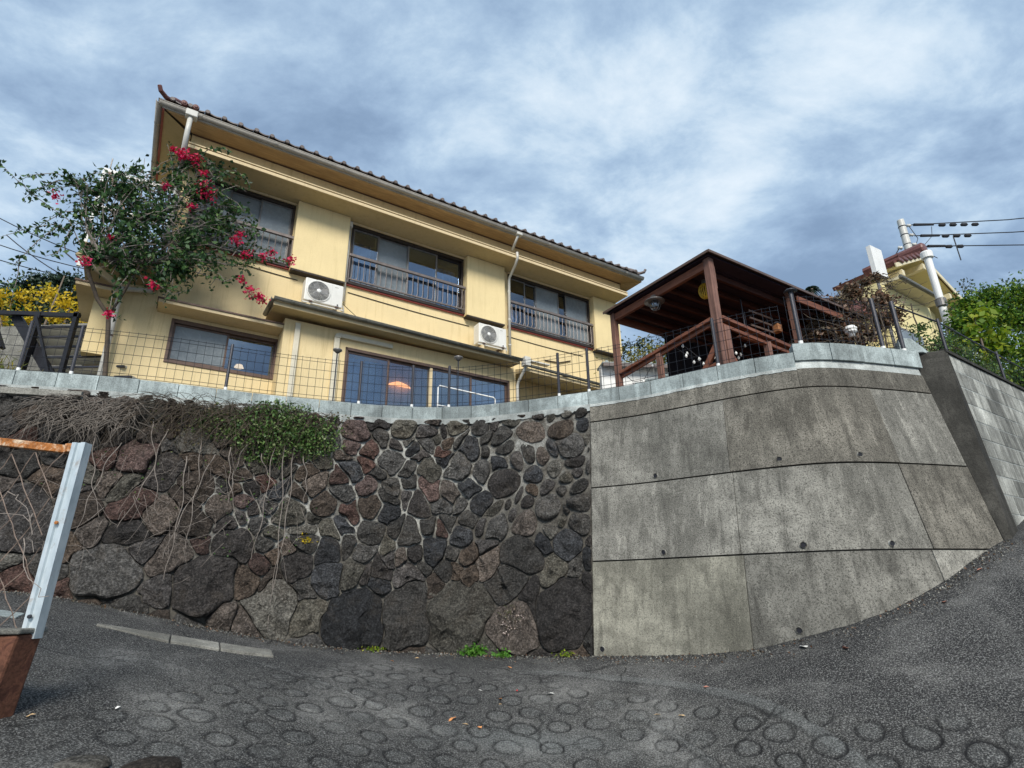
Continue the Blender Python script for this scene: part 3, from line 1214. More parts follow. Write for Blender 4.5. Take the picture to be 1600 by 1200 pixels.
def wall_panel(s0, s1, z0, z1, out, name, mt, thick=0.06, ns=None, jag=None):
    ns = ns or max(3, int((s1 - s0) / 0.07))
    sv = np.linspace(s0, s1, ns)
    zt0 = z0 if callable(z0) else (lambda q, z0=z0: z0)
    zt1 = z1 if callable(z1) else (lambda q, z1=z1: z1)
    rows = 6
    a = MB()
    vs = []
    for j in range(rows + 1):
        for q in sv:
            z = zt0(q) + (zt1(q) - zt0(q)) * j / rows
            vs.append(tuple(W(q + S0, z, out)))
    nf = len(vs)
    per = [(q, zt0(q)) for q in sv] + [(s1, zt0(s1) + (zt1(s1) - zt0(s1)) * j / rows) for j in range(1, rows)] + \
          [(q, zt1(q)) for q in sv[::-1]] + [(s0, zt0(s0) + (zt1(s0) - zt0(s0)) * j / rows) for j in range(rows - 1, 0, -1)]
    fs = []
    n = len(sv)
    for j in range(rows):
        for i in range(n - 1):
            fs.append((j * n + i, j * n + i + 1, (j + 1) * n + i + 1, (j + 1) * n + i))
    front = [i for i in range(n)] + [j * n + n - 1 for j in range(1, rows)] + [rows * n + i for i in range(n - 1, -1, -1)] + [j * n for j in range(rows - 1, 0, -1)]
    b0 = len(vs)
    for q, z in per:
        vs.append(tuple(W(q + S0, z, out - thick)))
    m_ = len(front)
    for i in range(m_):
        fs.append((front[i], b0 + i, b0 + (i + 1) % m_, front[(i + 1) % m_]))
    a.add(vs, fs)
    return partw(name, a, mt, CW)


ZJ = [1.985, 1.15, 0.325]
SE = 3.93
g_ = 0.008
seam = [1.60, 3.10]
rowsz = [(ZJ[1] + g_, ZJ[0] - g_), (ZJ[2] + g_, ZJ[1] - g_), (-0.75, ZJ[2] - g_)]
for ri, (a0, a1) in enumerate(rowsz):
    outs = [(0.0, 0.006, 0.002), (0.002, -0.003, 0.004), (0.004, 0.000, 0.006)][ri]
    ed = [0.0, seam[0] + 0.02 * ri, seam[1] - 0.03 * ri, SE]
    for k in range(3):
        wall_panel(ed[k] + (0.0025 if k else 0), ed[k + 1] - 0.0025, a0, a1, outs[k], "panel", [["concrete", "concrete_brown", "concrete"], ["concrete", "concrete", "concrete_brown"], ["concrete_tan", "concrete", "concrete"]][ri][k])
topf = lambda q: 2.205 if q < 2.37 else 2.30
wall_panel(0.0, 2.368, ZJ[0] + g_, 2.205, 0.004, "top_band", "concrete_brown")
wall_panel(2.372, SE, ZJ[0] + g_, 2.21, 0.002, "top_band", "concrete_brown")
wall_panel(2.372, SE, 2.214, 2.30, -0.008, "mortar_band", "coping_mortar")
# core behind the joints
a = MB()
sv = np.linspace(0.0, SE, 50)
zz_ = [-0.9, ZJ[2] - .02, ZJ[2] + .02, ZJ[1] - .02, ZJ[1] + .02, ZJ[0] - .02, ZJ[0] + .02, 2.2]
vs = [tuple(W(q + S0, z, -0.020 if True else 0)) for z in zz_ for q in sv] + [tuple(W(q + S0, z, -0.45)) for z in (2.2, -0.9) for q in sv]
n = len(sv)
fs = [(j * n + i, j * n + i + 1, (j + 1) * n + i + 1, (j + 1) * n + i) for j in range(len(zz_) + 1) for i in range(n - 1)]
a.add(vs, fs)
partw("joint_core", a, "concrete_dark", CW)
# exposed left end of the concrete
a = MB()
vs = []
for z in (-0.9, 2.2):
    for o in (-0.45, -0.001):
        vs.append(tuple(W(S0 - 0.003, z, o)))
a.add(vs, [(0, 1, 3, 2)])
partw("end_face", a, "concrete_dark", CW, fix=False)
for s, z in ((0.79, 1.20), (2.06, 1.21), (2.70, 1.21), (0.85, 0.37), (2.13, 0.37), (2.70, 0.36), (2.0, -0.35), (0.09, -0.55)):
    weep(s, z + 0.015, CW, 0.029, 0.012)

# ================================================================== coping blocks along the wall head
CPB = thing("wall_coping", "row of pale blue grey coping blocks running along the wall head", "coping", tuple(W(S0 - 2, 2.2)))


def coping_block(s, length, z0, z1, back=0.0, mt="coping", name="coping_block"):
    a = MB()
    vs = []
    for q in (s + 0.001, s + length / 2, s + length - 0.001):
        p, nv = T(q + S0), Nv(q + S0)
        for o in (0.012 - back, -0.15 - back):
            for z in (z0, z1):
                x_ = p + nv * o
                vs.append((x_[0], x_[1], z))
    # index: q*4 + (o*2 + z)
    fs = []
    for k in (0, 1):
        b = k * 4
        fs += [(b, b + 4, b + 5, b + 1), (b + 2, b + 3, b + 7, b + 6), (b + 1, b + 5, b + 7, b + 3), (b, b + 2, b + 6, b + 4)]
    fs += [(0, 1, 3, 2), (8, 10, 11, 9)]
    a.add(vs, fs)
    return partw(name, a, mt, CPB, bev=0.003)


q = 2.37
k = 0
while q > -8.6:
    L = 0.395
    coping_block(q - L, L, 2.225 + rgs.normal(0, 0.001), 2.40 + rgs.normal(0, 0.0015), rgs.normal(0, 0.002))
    q -= L + 0.004
q = 2.375
for k in range(4):
    coping_block(q, 0.395, 2.305, 2.50, 0.0 + rgs.normal(0, 0.002))
    q += 0.399
# bedding mortar strip under the blocks, uneven lower edge
a = MB()
sv = np.linspace(-8.6, 0.0, 260)
low = 2.165 - 0.035 * np.abs(fbm2(sv, sv * 0, 7, 31, 3)) - 0.02 * rgs.random(len(sv)) * (sv > -6)
vs, fs = [], []
for q_, lo in zip(sv, low):
    vs += [tuple(W(q_ + S0, lo, 0.012)), tuple(W(q_ + S0, 2.226, 0.028)), tuple(W(q_ + S0, 2.226, -0.1)), tuple(W(q_ + S0, lo, -0.05))]
for i in range(len(sv) - 1):
    b = i * 4
    fs += [(b, b + 4, b + 5, b + 1), (b + 1, b + 5, b + 6, b + 2), (b + 3, b + 7, b + 4, b)]
a.add(vs, fs)
partw("bedding_mortar", a, "coping_mortar", CPB, fix=False)
a = MB()
sv = np.linspace(0.0, 2.37, 60)
low = 2.196 - 0.010 * rgs.random(len(sv))
vs, fs = [], []
for q_, lo in zip(sv, low):
    vs += [tuple(W(q_ + S0, lo, 0.010)), tuple(W(q_ + S0, 2.226, 0.014)), tuple(W(q_ + S0, 2.226, -0.1))]
for i in range(len(sv) - 1):
    b = i * 3
    fs += [(b, b + 3, b + 4, b + 1), (b + 1, b + 4, b + 5, b + 2)]
a.add(vs, fs)
partw("bedding_mortar", a, "coping_mortar", CPB, fix=False)
# wedge block on the corner
cwd = MB()
p = Vector((4.60, 6.22, 2.5))
cwd.add([(4.42, 6.05, 2.5), (4.66, 6.02, 2.5), (4.88, 6.13, 2.5), (4.55, 6.30, 2.5), (4.44, 6.06, 2.70), (4.58, 6.05, 2.69), (4.80, 6.14, 2.55), (4.52, 6.26, 2.68)],
        [(0, 1, 5, 4), (1, 2, 6, 5), (2, 3, 7, 6), (3, 0, 4, 7), (4, 5, 6, 7), (3, 2, 1, 0)])
partw("corner_block", cwd, "coping", CPB, bev=0.01)

# old flat slab ledge at the far left of the wall head
lb = MB()
for i in range(12):
    pass
vs = []
for q_ in np.linspace(-8.2, -6.1, 12):
    vs += [tuple(W(q_ + S0, 2.10, 0.09)), tuple(W(q_ + S0, 2.17, 0.10)), tuple(W(q_ + S0, 2.18, -0.02)), tuple(W(q_ + S0, 2.08, -0.02))]
fs = []
for i in range(11):
    b = i * 4
    fs += [(b + j, b + 4 + j, b + 4 + (j + 1) % 4, b + (j + 1) % 4) for j in range(4)]
fs += [(0, 1, 2, 3), (47, 46, 45, 44)]
lb.add(vs, fs)
partw("ledge_slab", lb, "slab", SW)

# ================================================================== block wall and pillar on the right
BA, BB = np.array([4.90, 6.02]), np.array([7.05, 7.50])
bd = (BB - BA) / np.linalg.norm(BB - BA)
bn = np.array([bd[1], -bd[0]])
BW = thing("concrete_block_wall", "grey concrete block wall climbing away beside the road with dark cap", "wall", (BA[0], BA[1], 0.5))


def BWp(d, z, o):
    q_ = BA + bd * d + bn * (o + 0.06 * (2.5 - z))
    return (q_[0], q_[1], z)


blk = 0
for r_ in range(11):
    z1 = 2.485 - r_ * 0.2
    z0 = z1 - 0.187
    start = -0.2 if r_ % 2 else 0.0
    for c_ in range(11):
        d0 = start + c_ * 0.40
        d1 = d0 + 0.388
        d0 = max(d0, 0.012)
        if d1 > 4.2:
            continue
        gx, gy = (BA + bd * d0 + bn * .1)
        if z1 < gz(gx, gy) - 0.05:
            continue
        a = MB()
        o = 0.001 + abs(rgs.normal(0, 0.002))
        vs = [BWp(d0, z0, -0.12), BWp(d1, z0, -0.12), BWp(d1, z0, o), BWp(d0, z0, o), BWp(d0, z1, -0.12), BWp(d1, z1, -0.12), BWp(d1, z1, o), BWp(d0, z1, o)]
        a.add(vs, [(0, 1, 2, 3), (7, 6, 5, 4), (3, 2, 6, 7), (1, 0, 4, 5), (2, 1, 5, 6), (0, 3, 7, 4)])
        partw("block", a, "block", BW, bev=0.003)
a = MB()
a.add([BWp(-.0, .0, -0.001), BWp(4.2, .0, -0.001), BWp(4.2, 2.48, -0.001), BWp(0, 2.48, -0.001)], [(0, 1, 2, 3)])
partw("joint_mortar", a, "coping_mortar", BW, fix=False)
a = MB()
vs = [BWp(-0.02, 2.487, -0.16), BWp(4.25, 2.487, -0.16), BWp(4.25, 2.487, 0.025), BWp(-0.02, 2.487, 0.025), BWp(-0.02, 2.53, -0.16), BWp(4.25, 2.53, -0.16), BWp(4.25, 2.53, 0.02), BWp(-0.02, 2.53, 0.02)]
a.add(vs, [(0, 1, 2, 3), (7, 6, 5, 4), (3, 2, 6, 7), (1, 0, 4, 5), (2, 1, 5, 6), (0, 3, 7, 4)])
partw("wall_cap", a, "concrete_dark", BW)
# leaning pillar
PI_ = MB()
bl, br_ = W(S0 + SE + 0.005, 2.52, -0.05), np.array([*BWp(0.0, 2.52, 0.03)])
b0l, b0r = W(S0 + SE + 0.005, 0.0, 0.03), np.array([*BWp(0.0, 0.0, 0.05)])
bk = np.array([-0.05, 0.35, 0])
PI_.add([b0l, b0r, b0r + bk, b0l + bk, bl, br_, br_ + bk, bl + bk], [(3, 2, 1, 0), (4, 5, 6, 7), (0, 1, 5, 4), (1, 2, 6, 5), (2, 3, 7, 6), (3, 0, 4, 7)])
o = partw("concrete_pillar", PI_, "concrete_dark", None, bev=0.02)
tag(o, "dark weathered concrete pillar where curved wall meets block wall", "pillar")

# ================================================================== the yellow house
HA = R(33)
HO = (-11.2 * math.sin(HA), 11.2 * math.cos(HA), 2.33)
HOUSE = thing("house", "yellow stuccoed two storey house with tiled roof and long upper windows", "house", HO, HA)


def lp(name, mb, mt, parent=None, **k):
    """part of the house; coordinates (along facade, minus outward offset, world height)"""
    A = np.array(mb.v)
    c = (A.min(0) + A.max(0)) / 2
    mb.v = [tuple(p) for p in (A - c)]
    o = part(name, mb, mt, parent, **k)
    o.location = tuple(c - (np.array([0, 0, HO[2]]) if parent is HOUSE else np.array(parent["_c"])))
    o["_c"] = [float(x) for x in c]
    return o


class HB(MB):
    def b(self, u0, u1, o0, o1, z0, z1):
        return self.box(u0, u1, -o0, -o1, z0, z1)


# --- main walls (strips around the openings)
UW = [(-0.12, 1.78), (3.02, 5.87), (7.19, 9.95)]
a = HB()
T_ = 0.14
a.b(-0.35, -0.12, -T_, 0, 5.2, 8.70)
a.b(1.78, 3.02, -T_, 0, 6.38, 8.0)
a.b(5.87, 7.19, -T_, 0, 6.38, 8.0)
a.b(9.95, 10.93, -T_, 0, 6.38, 8.0)
a.b(-0.12, 10.93, -T_, 0, 8.0, 8.70)
a.b(-0.12, 10.93, -T_, 0, 5.2, 6.38)
a.b(-0.90, -0.05, -T_, 0, 2.3, 5.2)
a.b(1.80, 10.93, -T_, 0, 2.3, 5.2)
a.b(-0.05, 1.80, -T_, 0, 2.3, 3.95)
a.b(-0.05, 1.80, -T_, 0, 4.80, 5.2)
lp("front_wall", a, "stucco", HOUSE)
a = HB()
a.b(-0.35, -0.21, -5.9, -T_, 5.2, 8.55)
a.b(-0.90, -0.76, -5.9, -T_, 2.3, 5.2)
a.b(-0.90, -0.35, -5.9, 0, 5.2, 5.3)
a.b(10.79, 10.93, -5.9, -T_, 2.3, 8.60)
a.b(-0.9, 10.93, -6.04, -5.9, 2.3, 8.55)
lp("side_wall", a, "stucco", HOUSE)
a = HB().b(-0.2, 10.78, -5.9, -T_, 5.35, 5.5).b(-0.75, 10.78, -5.9, -T_, 2.35, 2.45)
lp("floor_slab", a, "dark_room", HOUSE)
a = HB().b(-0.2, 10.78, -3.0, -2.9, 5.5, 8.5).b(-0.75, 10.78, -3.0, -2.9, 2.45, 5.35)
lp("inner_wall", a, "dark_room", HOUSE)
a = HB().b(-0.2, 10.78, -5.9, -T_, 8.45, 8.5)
lp("ceiling", a, "dark_room", HOUSE)


def sash(win, u0, u1, z0, z1, off, fill, w=0.035, fm="frame"):
    a = HB()
    a.b(u0, u0 + w, off - 0.03, off, z0, z1).b(u1 - w, u1, off - 0.03, off, z0, z1)
    a.b(u0 + w, u1 - w, off - 0.03, off, z0, z0 + w * 1.3).b(u0 + w, u1 - w, off - 0.03, off, z1 - w, z1)
    lp("sash", a, fm, win, bev=0.002)
    p = HB()
    p.b(u0 + w, u1 - w, off - 0.019, off - 0.013, z0 + w * 1.3, z1 - w)
    lp("pane", p, fill, win)


def curtain(win, u0, u1, z0, z1, off, mt="curtain", seed=0):
    g = np.random.default_rng(seed + int(u0 * 100))
    n = max(14, int((u1 - u0) / 0.018))
    us = np.linspace(u0, u1, n)
    o = off + 0.028 * np.sin(us * 52 + np.sin(us * 9) * 2) + 0.01 * g.normal(size=n)
    a = MB()
    vs = []
    for z in (z0, (z0 + z1) / 2, z1):
        for u_, oo in zip(us, o):
            vs.append((u_ + 0.01 * math.sin(z * 3 + u_ * 8), -oo, z))
    fs = [(j * n + i, j * n + i + 1, (j + 1) * n + i + 1, (j + 1) * n + i) for j in range(2) for i in range(n - 1)]
    a.add(vs, fs)
    lp("curtain", a, mt, win, smooth=True, fix=False)


def window(name, u0, u1, z0, z1, off, sashes, curtains=(), fm="frame", fr=0.05, sill=True):
    a = HB()
    a.b(u0, u0 + fr, off - 0.12, off + 0.02, z0, z1).b(u1 - fr, u1, off - 0.12, off + 0.02, z0, z1)
    a.b(u0 + fr, u1 - fr, off - 0.12, off + 0.02, z0, z0 + fr).b(u0 + fr, u1 - fr, off - 0.12, off + 0.02, z1 - fr * 1.5, z1)
    win = lp(name, a, fm, HOUSE, bev=0.003)
    for i, (a0, a1, fill, mm) in enumerate(sashes):
        sash(win, a0, a1, z0 + fr, z1 - fr * 1.5, off - 0.03 - 0.035 * (i % 2), fill, fm=mm)
    for c in curtains:
        curtain(win, *c)
    return win


FR, GL, FB, FG = "frosted", "glass", "frame", "frame_grey"
w1 = window("window", -0.12, 1.78, 6.45, 7.96, 0.0, [(-0.07, 0.55, FR, FG), (0.50, 1.15, FR, FG), (1.10, 1.73, FR, FG)])
w2 = window("window", 3.02, 5.87, 6.45, 7.96, 0.0, [(3.07, 3.69, GL, FG), (3.64, 4.44, FR, FG), (4.40, 5.17, GL, FG), (5.12, 5.82, GL, FB)],
            [(3.10, 3.55, 6.5, 7.75, -0.22), (4.55, 5.1, 6.5, 7.2, -0.35, "curtain_w"), (5.18, 5.75, 6.5, 7.65, -0.22)])
w3 = window("window", 7.19, 9.95, 6.45, 7.96, 0.0, [(7.24, 7.76, GL, FG), (7.71, 8.13, GL, FG), (8.10, 8.88, FR, FG), (8.84, 9.16, GL, FB), (9.12, 9.90, FR, FG)],
            [(7.28, 7.72, 6.5, 7.7, -0.25, "curtain_w"), (7.76, 8.08, 6.5, 7.5, -0.25)])
# things seen inside: ceiling lamp, dark blinds
lp("ceiling_lamp", HB().b(4.15, 4.62, -0.95, -0.60, 7.55, 7.62), "lamp_pale", HOUSE)
a = HB()
for k in range(4):
    a.b(5.16, 5.78, -0.14, -0.12, 7.86 - k * 0.06, 7.90 - k * 0.06)
lp("blind", a, "frame", w2)
lp("blind", HB().b(3.12, 3.62, -0.15, -0.13, 7.62, 7.86), "frame", w2)

for (u0, u1) in UW:
    rl = HB().b(u0 - 0.03, u1 + 0.03, 0.07, 0.125, 7.07, 7.135)
    r0 = lp("window_railing", rl, "rail", HOUSE, bev=0.006)
    lp("bottom_rail", HB().b(u0 - 0.03, u1 + 0.03, 0.07, 0.10, 6.50, 6.53), "rail", r0)
    lp("end_stanchion", HB().b(u0 - 0.025, u0 + 0.0, 0.03, 0.10, 6.42, 7.07), "rail", r0)
    lp("end_stanchion", HB().b(u1 + 0.0, u1 + 0.025, 0.03, 0.10, 6.42, 7.07), "rail", r0)
    n = int((u1 - u0) / 0.125)
    me = None
    for k in range(n):
        u_ = u0 + (k + 0.5) * (u1 - u0) / n
        bar = MB().tube([(u_, -0.088, 7.07), (u_, -0.088, 6.60), (u_ - 0.02, -0.075, 6.53), (u_ - 0.045, -0.04, 6.49)], 0.0085, 0.0085, 5)
        if me is None:
            o = lp("baluster", bar, "rail", r0)
            me, c0, l0 = o.data, u_, o.location.copy()
        else:
            o = link("baluster", me, r0)
            o.location = l0 + Vector((u_ - c0, 0, 0))
    lp("window_sill", HB().b(u0 - 0.03, u1 + 0.03, 0.002, 0.075, 6.405, 6.45), "frame", HOUSE, bev=0.004)
    lp("sill_flashing", HB().b(u0 - 0.03, u1 + 0.03, 0.002, 0.05, 6.375, 6.403), "redline", HOUSE)
    # head trim over the window
    lp("window_head", HB().b(u0 - 0.02, u1 + 0.02, 0.022, 0.05, 7.955, 7.998), "trim_yellow", HOUSE)

# shutter boxes
for (u0, u1) in [(1.80, 2.92), (5.89, 6.98), (9.97, 10.93)]:
    bx = lp("shutter_box", HB().b(u0, u1, 0.002, 0.19, 6.35, 7.995), "stucco_box", HOUSE, bev=0.006)
    lp("bottom_edge", HB().b(u0 + 0.01, u1 - 0.01, 0.004, 0.185, 6.315, 6.348), "frame", bx)
lp("corner_trim", HB().b(2.935, 3.015, 0.002, 0.06, 7.84, 7.99), "white", HOUSE)
lp("corner_pipe", MB().tube([(2.965, -0.06, 7.85), (2.965, -0.06, 5.95)], 0.026, 0.026, 8), "pipe", HOUSE, smooth=True)

# long canopy over the upper windows
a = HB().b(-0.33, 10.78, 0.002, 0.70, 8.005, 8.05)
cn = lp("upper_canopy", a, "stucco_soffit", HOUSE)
lp("canopy_fascia", HB().b(-0.36, 10.81, 0.702, 0.735, 7.985, 8.055), "trim_yellow", cn, bev=0.004)
lp("canopy_dark_strip", HB().b(-0.35, 10.80, 0.702, 0.72, 8.057, 8.072), "frame_brown", cn)  # thin dark brown line between the two fascias
lp("canopy_fascia", HB().b(-0.36, 10.81, 0.702, 0.745, 8.074, 8.10), "trim_yellow", cn, bev=0.003)
lp("canopy_flashing", HB().b(-0.35, 10.80, 0.002, 0.70, 8.052, 8.098), "trim_yellow", cn)
lp("canopy_fascia", HB().b(-0.36, -0.332, 0.002, 0.70, 7.985, 8.055), "trim_yellow", cn)
lp("canopy_fascia", HB().b(10.782, 10.81, 0.002, 0.70, 7.985, 8.055), "trim_yellow", cn)
# band wall between canopy and eaves, set a little forward
lp("band_wall", HB().b(-0.34, 10.84, 0.002, 0.42, 8.101, 8.545), "stucco", HOUSE)
# tan sloping eaves soffit
a = MB()
zi, zo = 8.55, 8.46
a.add([(-0.80, -0.93, zo), (11.22, -0.93, zo), (10.86, -0.425, zi), (-0.33, -0.425, zi),
       (-0.80, -0.93, zo + .02), (11.22, -0.93, zo + .02), (10.86, -0.425, zi + .02), (-0.33, -0.425, zi + .02)],
      [(0, 1, 2, 3), (7, 6, 5, 4), (0, 4, 5, 1), (1, 5, 6, 2), (2, 6, 7, 3), (3, 7, 4, 0)])
sf = lp("eaves_soffit", a, "soffit_wood", HOUSE)
lp("soffit_batten", HB().b(-0.33, 10.86, 0.423, 0.44, 8.520, 8.545), "frame_brown", sf)
a = MB()
a.add([(11.22, -0.93, zo), (11.22, 1.5, zo), (10.86, 1.5, zi), (10.86, -0.425, zi)], [(0, 1, 2, 3)])
lp("side_soffit", a, "soffit_wood", HOUSE, fix=False)
a = MB()
a.add([(-0.86, -0.93, zo), (-0.86, 1.45, zo), (-0.36, 1.45, zo + .03), (-0.36, -0.425, zo + .03)], [(3, 2, 1, 0)])
lp("side_soffit", a, "stucco_soffit", HOUSE, fix=False)
lp("side_soffit_edge", HB().b(-0.87, -0.83, -1.45, 0.93, 8.44, 8.48), "redline", HOUSE)
lp("side_soffit_edge", HB().b(-0.87, -0.36, -1.49, -1.45, 8.42, 8.50), "pipe", HOUSE)

# gutters: half round with seams


def gutter(name, p0, p1, r, mt, parent=HOUSE, seams=0):
    p0, p1 = Vector(p0), Vector(p1)
    d = (p1 - p0).normalized()
    s = Vector((d.y, -d.x, 0)).normalized()
    a = MB()
    n = 10
    vs = []
    for c in (p0, p1):
        for k in range(n + 1):
            t = math.pi * k / n
            vs.append(c + s * (math.cos(t) * r) + Vector((0, 0, -math.sin(t) * r * 0.95)))
        for k in range(n, -1, -1):
            t = math.pi * k / n
            vs.append(c + s * (math.cos(t) * r * 0.9) + Vector((0, 0, -math.sin(t) * r * 0.85 + 0.001)))
    m_ = 2 * (n + 1)
    fs = [(k, (k + 1) % m_, m_ + (k + 1) % m_, m_ + k) for k in range(m_)]
    fs += [tuple(range(m_)), tuple(range(2 * m_ - 1, m_ - 1, -1))]
    # front lip bead
    a.add(vs, fs)
    a.tube([p0 + s * r, p1 + s * r], r * 0.14, r * 0.14, 6)
    g = lp(name, a, mt, parent, smooth=True)
    L = (p1 - p0).length
    for i in range(seams):
        c = p0 + d * (L * (i + 0.5) / seams)
        b = MB()
        vs = []
        for e in (-0.025, 0.025):
            for k in range(n + 1):
                t = math.pi * k / n
                vs.append(c + d * e + s * (math.cos(t) * r * 1.07) + Vector((0, 0, -math.sin(t) * r * 1.03)))
        b.add(vs, [(k, k + 1, n + 2 + k, n + 1 + k) for k in range(n)])
        lp("gutter_joint", b, mt, g, smooth=True)
    return g


gutter("eaves_gutter", (-0.93, -0.985, 8.555), (11.22, -0.985, 8.545), 0.062, "gutter", seams=9)
gutter("side_gutter", (-0.925, -1.02, 8.555), (-0.925, 1.46, 8.55), 0.06, "gutter", seams=2)
lp("gutter_board", HB().b(-0.87, 11.2, 0.932, 0.952, 8.475, 8.60), "gutter", HOUSE)

# roof deck and tiles
a = MB()
E0, ZR, PR = 1.03, 8.62, 0.42
dr = 1.235
a.add([(-0.95, -E0, ZR - .03), (11.25, -E0, ZR - .03), (11.25 - dr, -E0 + dr, ZR + PR * dr), (-0.95 + dr, -E0 + dr, ZR + PR * dr),
       (-0.95, 1.46, ZR - .03), (11.25, 1.46, ZR - .03)],
      [(0, 1, 2, 3), (0, 3, 4), (1, 5, 2), (2, 5, 4, 3), (0, 4, 5, 1)])
rf = lp("roof", a, "tile", HOUSE)
lp("rear_roof", HB().b(0.8, 10.9, -6.4, -1.5, 8.5, 8.75), "tile", HOUSE)


def tile_mb():
    a = MB()
    prof = [(0.0, 0.0)] + [(0.045 + 0.045 * -math.cos(math.pi * k / 6), 0.045 * math.sin(math.pi * k / 6) + 0.01) for k in range(7)] + \
           [(0.10, 0.008), (0.15, -0.008), (0.20, -0.012), (0.25, -0.004), (0.285, 0.008)]
    n = len(prof)
    L = 0.30
    vs = [(x, 0, z + 0.012) for x, z in prof] + [(x, L, z + 0.012 + L * PR) for x, z in prof] + [(x, 0.0, z - 0.012) for x, z in prof]
    fs = [(i, i + 1, n + i + 1, n + i) for i in range(n - 1)] + [(2 * n + i, 2 * n + i + 1, i + 1, i) for i in range(n - 1)]
    a.add(vs, fs)
    # round end disc of the roll
    a.lathe((0.045, -0.012, 0.022), [(0.006, -0.012), (0.036, -0.012), (0.044, -0.004), (0.044, 0.02)], 10, "y")
    return a


me = tile_mb().mesh("roof_tile", False)
recalc(me)
me.materials.append(M["tile"])
nT = 41
for k in range(nT):
    for rr_ in range(3):
        u_ = -0.78 + k * 0.289
        if rr_ > 0 and (u_ < -0.95 + rr_ * 0.3 or u_ > 11.0 - rr_ * 0.3):
            continue
        o = link("roof_tile", me, rf)
        o.location = Vector((u_, -1.045 + rr_ * 0.26, 8.628 + rr_ * 0.26 * PR + (k % 3) * 0.002)) - Vector(rf["_c"])
        o.rotation_euler = (0, 0, R(float(rgs.normal(0, 0.4))))


def corner_ornament(u_, sgn):
    a = MB()
    c = Vector((u_, -1.03, 8.63))
    inw = Vector((sgn, 1, 0.50)).normalized()
    pts = [c + inw * 0.65 + Vector((0, 0, 0.03)), c + inw * 0.35 + Vector((0, 0, 0.035)), c + inw * 0.12 + Vector((0, 0, 0.05)), c - inw * 0.02 + Vector((0, 0, 0.12)), c - inw * 0.07 + Vector((0, 0, 0.22))]
    a.tube(pts, 0.052, 0.04, 8)
    a.tube([c + inw * 0.3 + Vector((0, 0, 0.10)), c + inw * 0.75 + Vector((0, 0, 0.13))], 0.055, 0.055, 8)
    a.box(u_ + sgn * 0.24 - 0.06, u_ + sgn * 0.24 + 0.06, -0.86, -0.74, 8.70, 8.80)
    lp("corner_tile", a, "tile_red" if sgn > 0 else "tile", rf, smooth=False, bev=0.01)


corner_ornament(-0.93, 1)
corner_ornament(11.23, -1)
for sgn, u_ in ((1, -0.55), (1, -0.36), (-1, 10.9)):
    a = MB().lathe((u_, -1.02, 8.66), [(0.01, -0.05), (0.05, -0.05), (0.062, -0.03), (0.062, 0.16)], 12, "y")
    a.lathe((u_, -1.02, 8.66), [(0.02, -0.065), (0.034, -0.06), (0.036, -0.04)], 10, "y")
    lp("round_end_tile", a, "tile_red" if sgn > 0 else "tile", rf)

# downpipes
a = HB()
a.b(-0.50, -0.30, 0.90, 1.06, 8.44, 8.58)
hp = lp("rainwater_hopper", a, "pipe", HOUSE, bev=0.015)
a = MB().tube([(-0.41, -0.98, 8.45), (-0.41, -0.98, 8.12), (-0.41, -0.94, 8.00), (-0.41, -0.80, 7.78), (-0.40, -0.30, 7.52), (-0.40, -0.12, 7.42), (-0.40, -0.09, 7.30), (-0.40, -0.08, 5.4), (-0.45, -0.10, 5.2), (-0.86, -0.14, 5.1), (-0.88, -0.14, 4.9), (-0.88, -0.14, 2.35)], 0.045, 0.045, 12)
lp("downpipe", a, "pipe", hp, smooth=True)
for z in (6.2, 4.2, 3.2):
    u_ = -0.40 if z > 5 else -0.88
    lp("pipe_clip", MB().tube([(u_, -0.10 if z > 5 else -0.14, z - .012), (u_, -0.10 if z > 5 else -0.14, z + .012)], 0.052, 0.052, 12), "frame_brown", hp)
a = HB()
a.b(6.83, 6.99, 0.91, 1.05, 8.47, 8.56)
hp = lp("rainwater_hopper", a, "pipe", HOUSE, bev=0.012)
lp("downpipe", MB().tube([(6.90, -0.98, 8.48), (6.88, -0.96, 8.42), (6.86, -0.74, 8.16)], 0.032, 0.032, 10), "pipe", hp, smooth=True)
lp("downpipe", MB().tube([(7.00, -0.76, 8.14), (7.01, -0.76, 7.98), (7.04, -0.60, 7.86), (7.08, -0.28, 7.70), (7.085, -0.23, 7.62), (7.085, -0.22, 5.35)], 0.034, 0.034, 10), "pipe", hp, smooth=True)
for z in (7.3, 6.5, 5.8):
    lp("pipe_clip", MB().tube([(7.085, -0.22, z - .015), (7.085, -0.22, z + .015)], 0.042, 0.042, 10), "pipe", hp)

# cable line along the wall below the windows
for (u0, z0, u1, z1) in ((3.05, 6.22, 6.05, 6.15), (7.15, 6.14, 9.6, 6.12), (-0.1, 6.32, 2.0, 6.20)):
    pts = [(u0 + (u1 - u0) * t, -0.012, z0 + (z1 - z0) * t - 0.02 * math.sin(t * 3.1)) for t in np.linspace(0, 1, 10)]
    lp("wall_cable", MB().tube(pts, 0.009, 0.009, 5), "cable", HOUSE)
lp("wall_cable", MB().tube([(2.85, -0.14, 5.9), (3.4, -0.1, 5.55), (3.9, -0.3, 5.33)], 0.007, 0.007, 5), "cable", HOUSE)

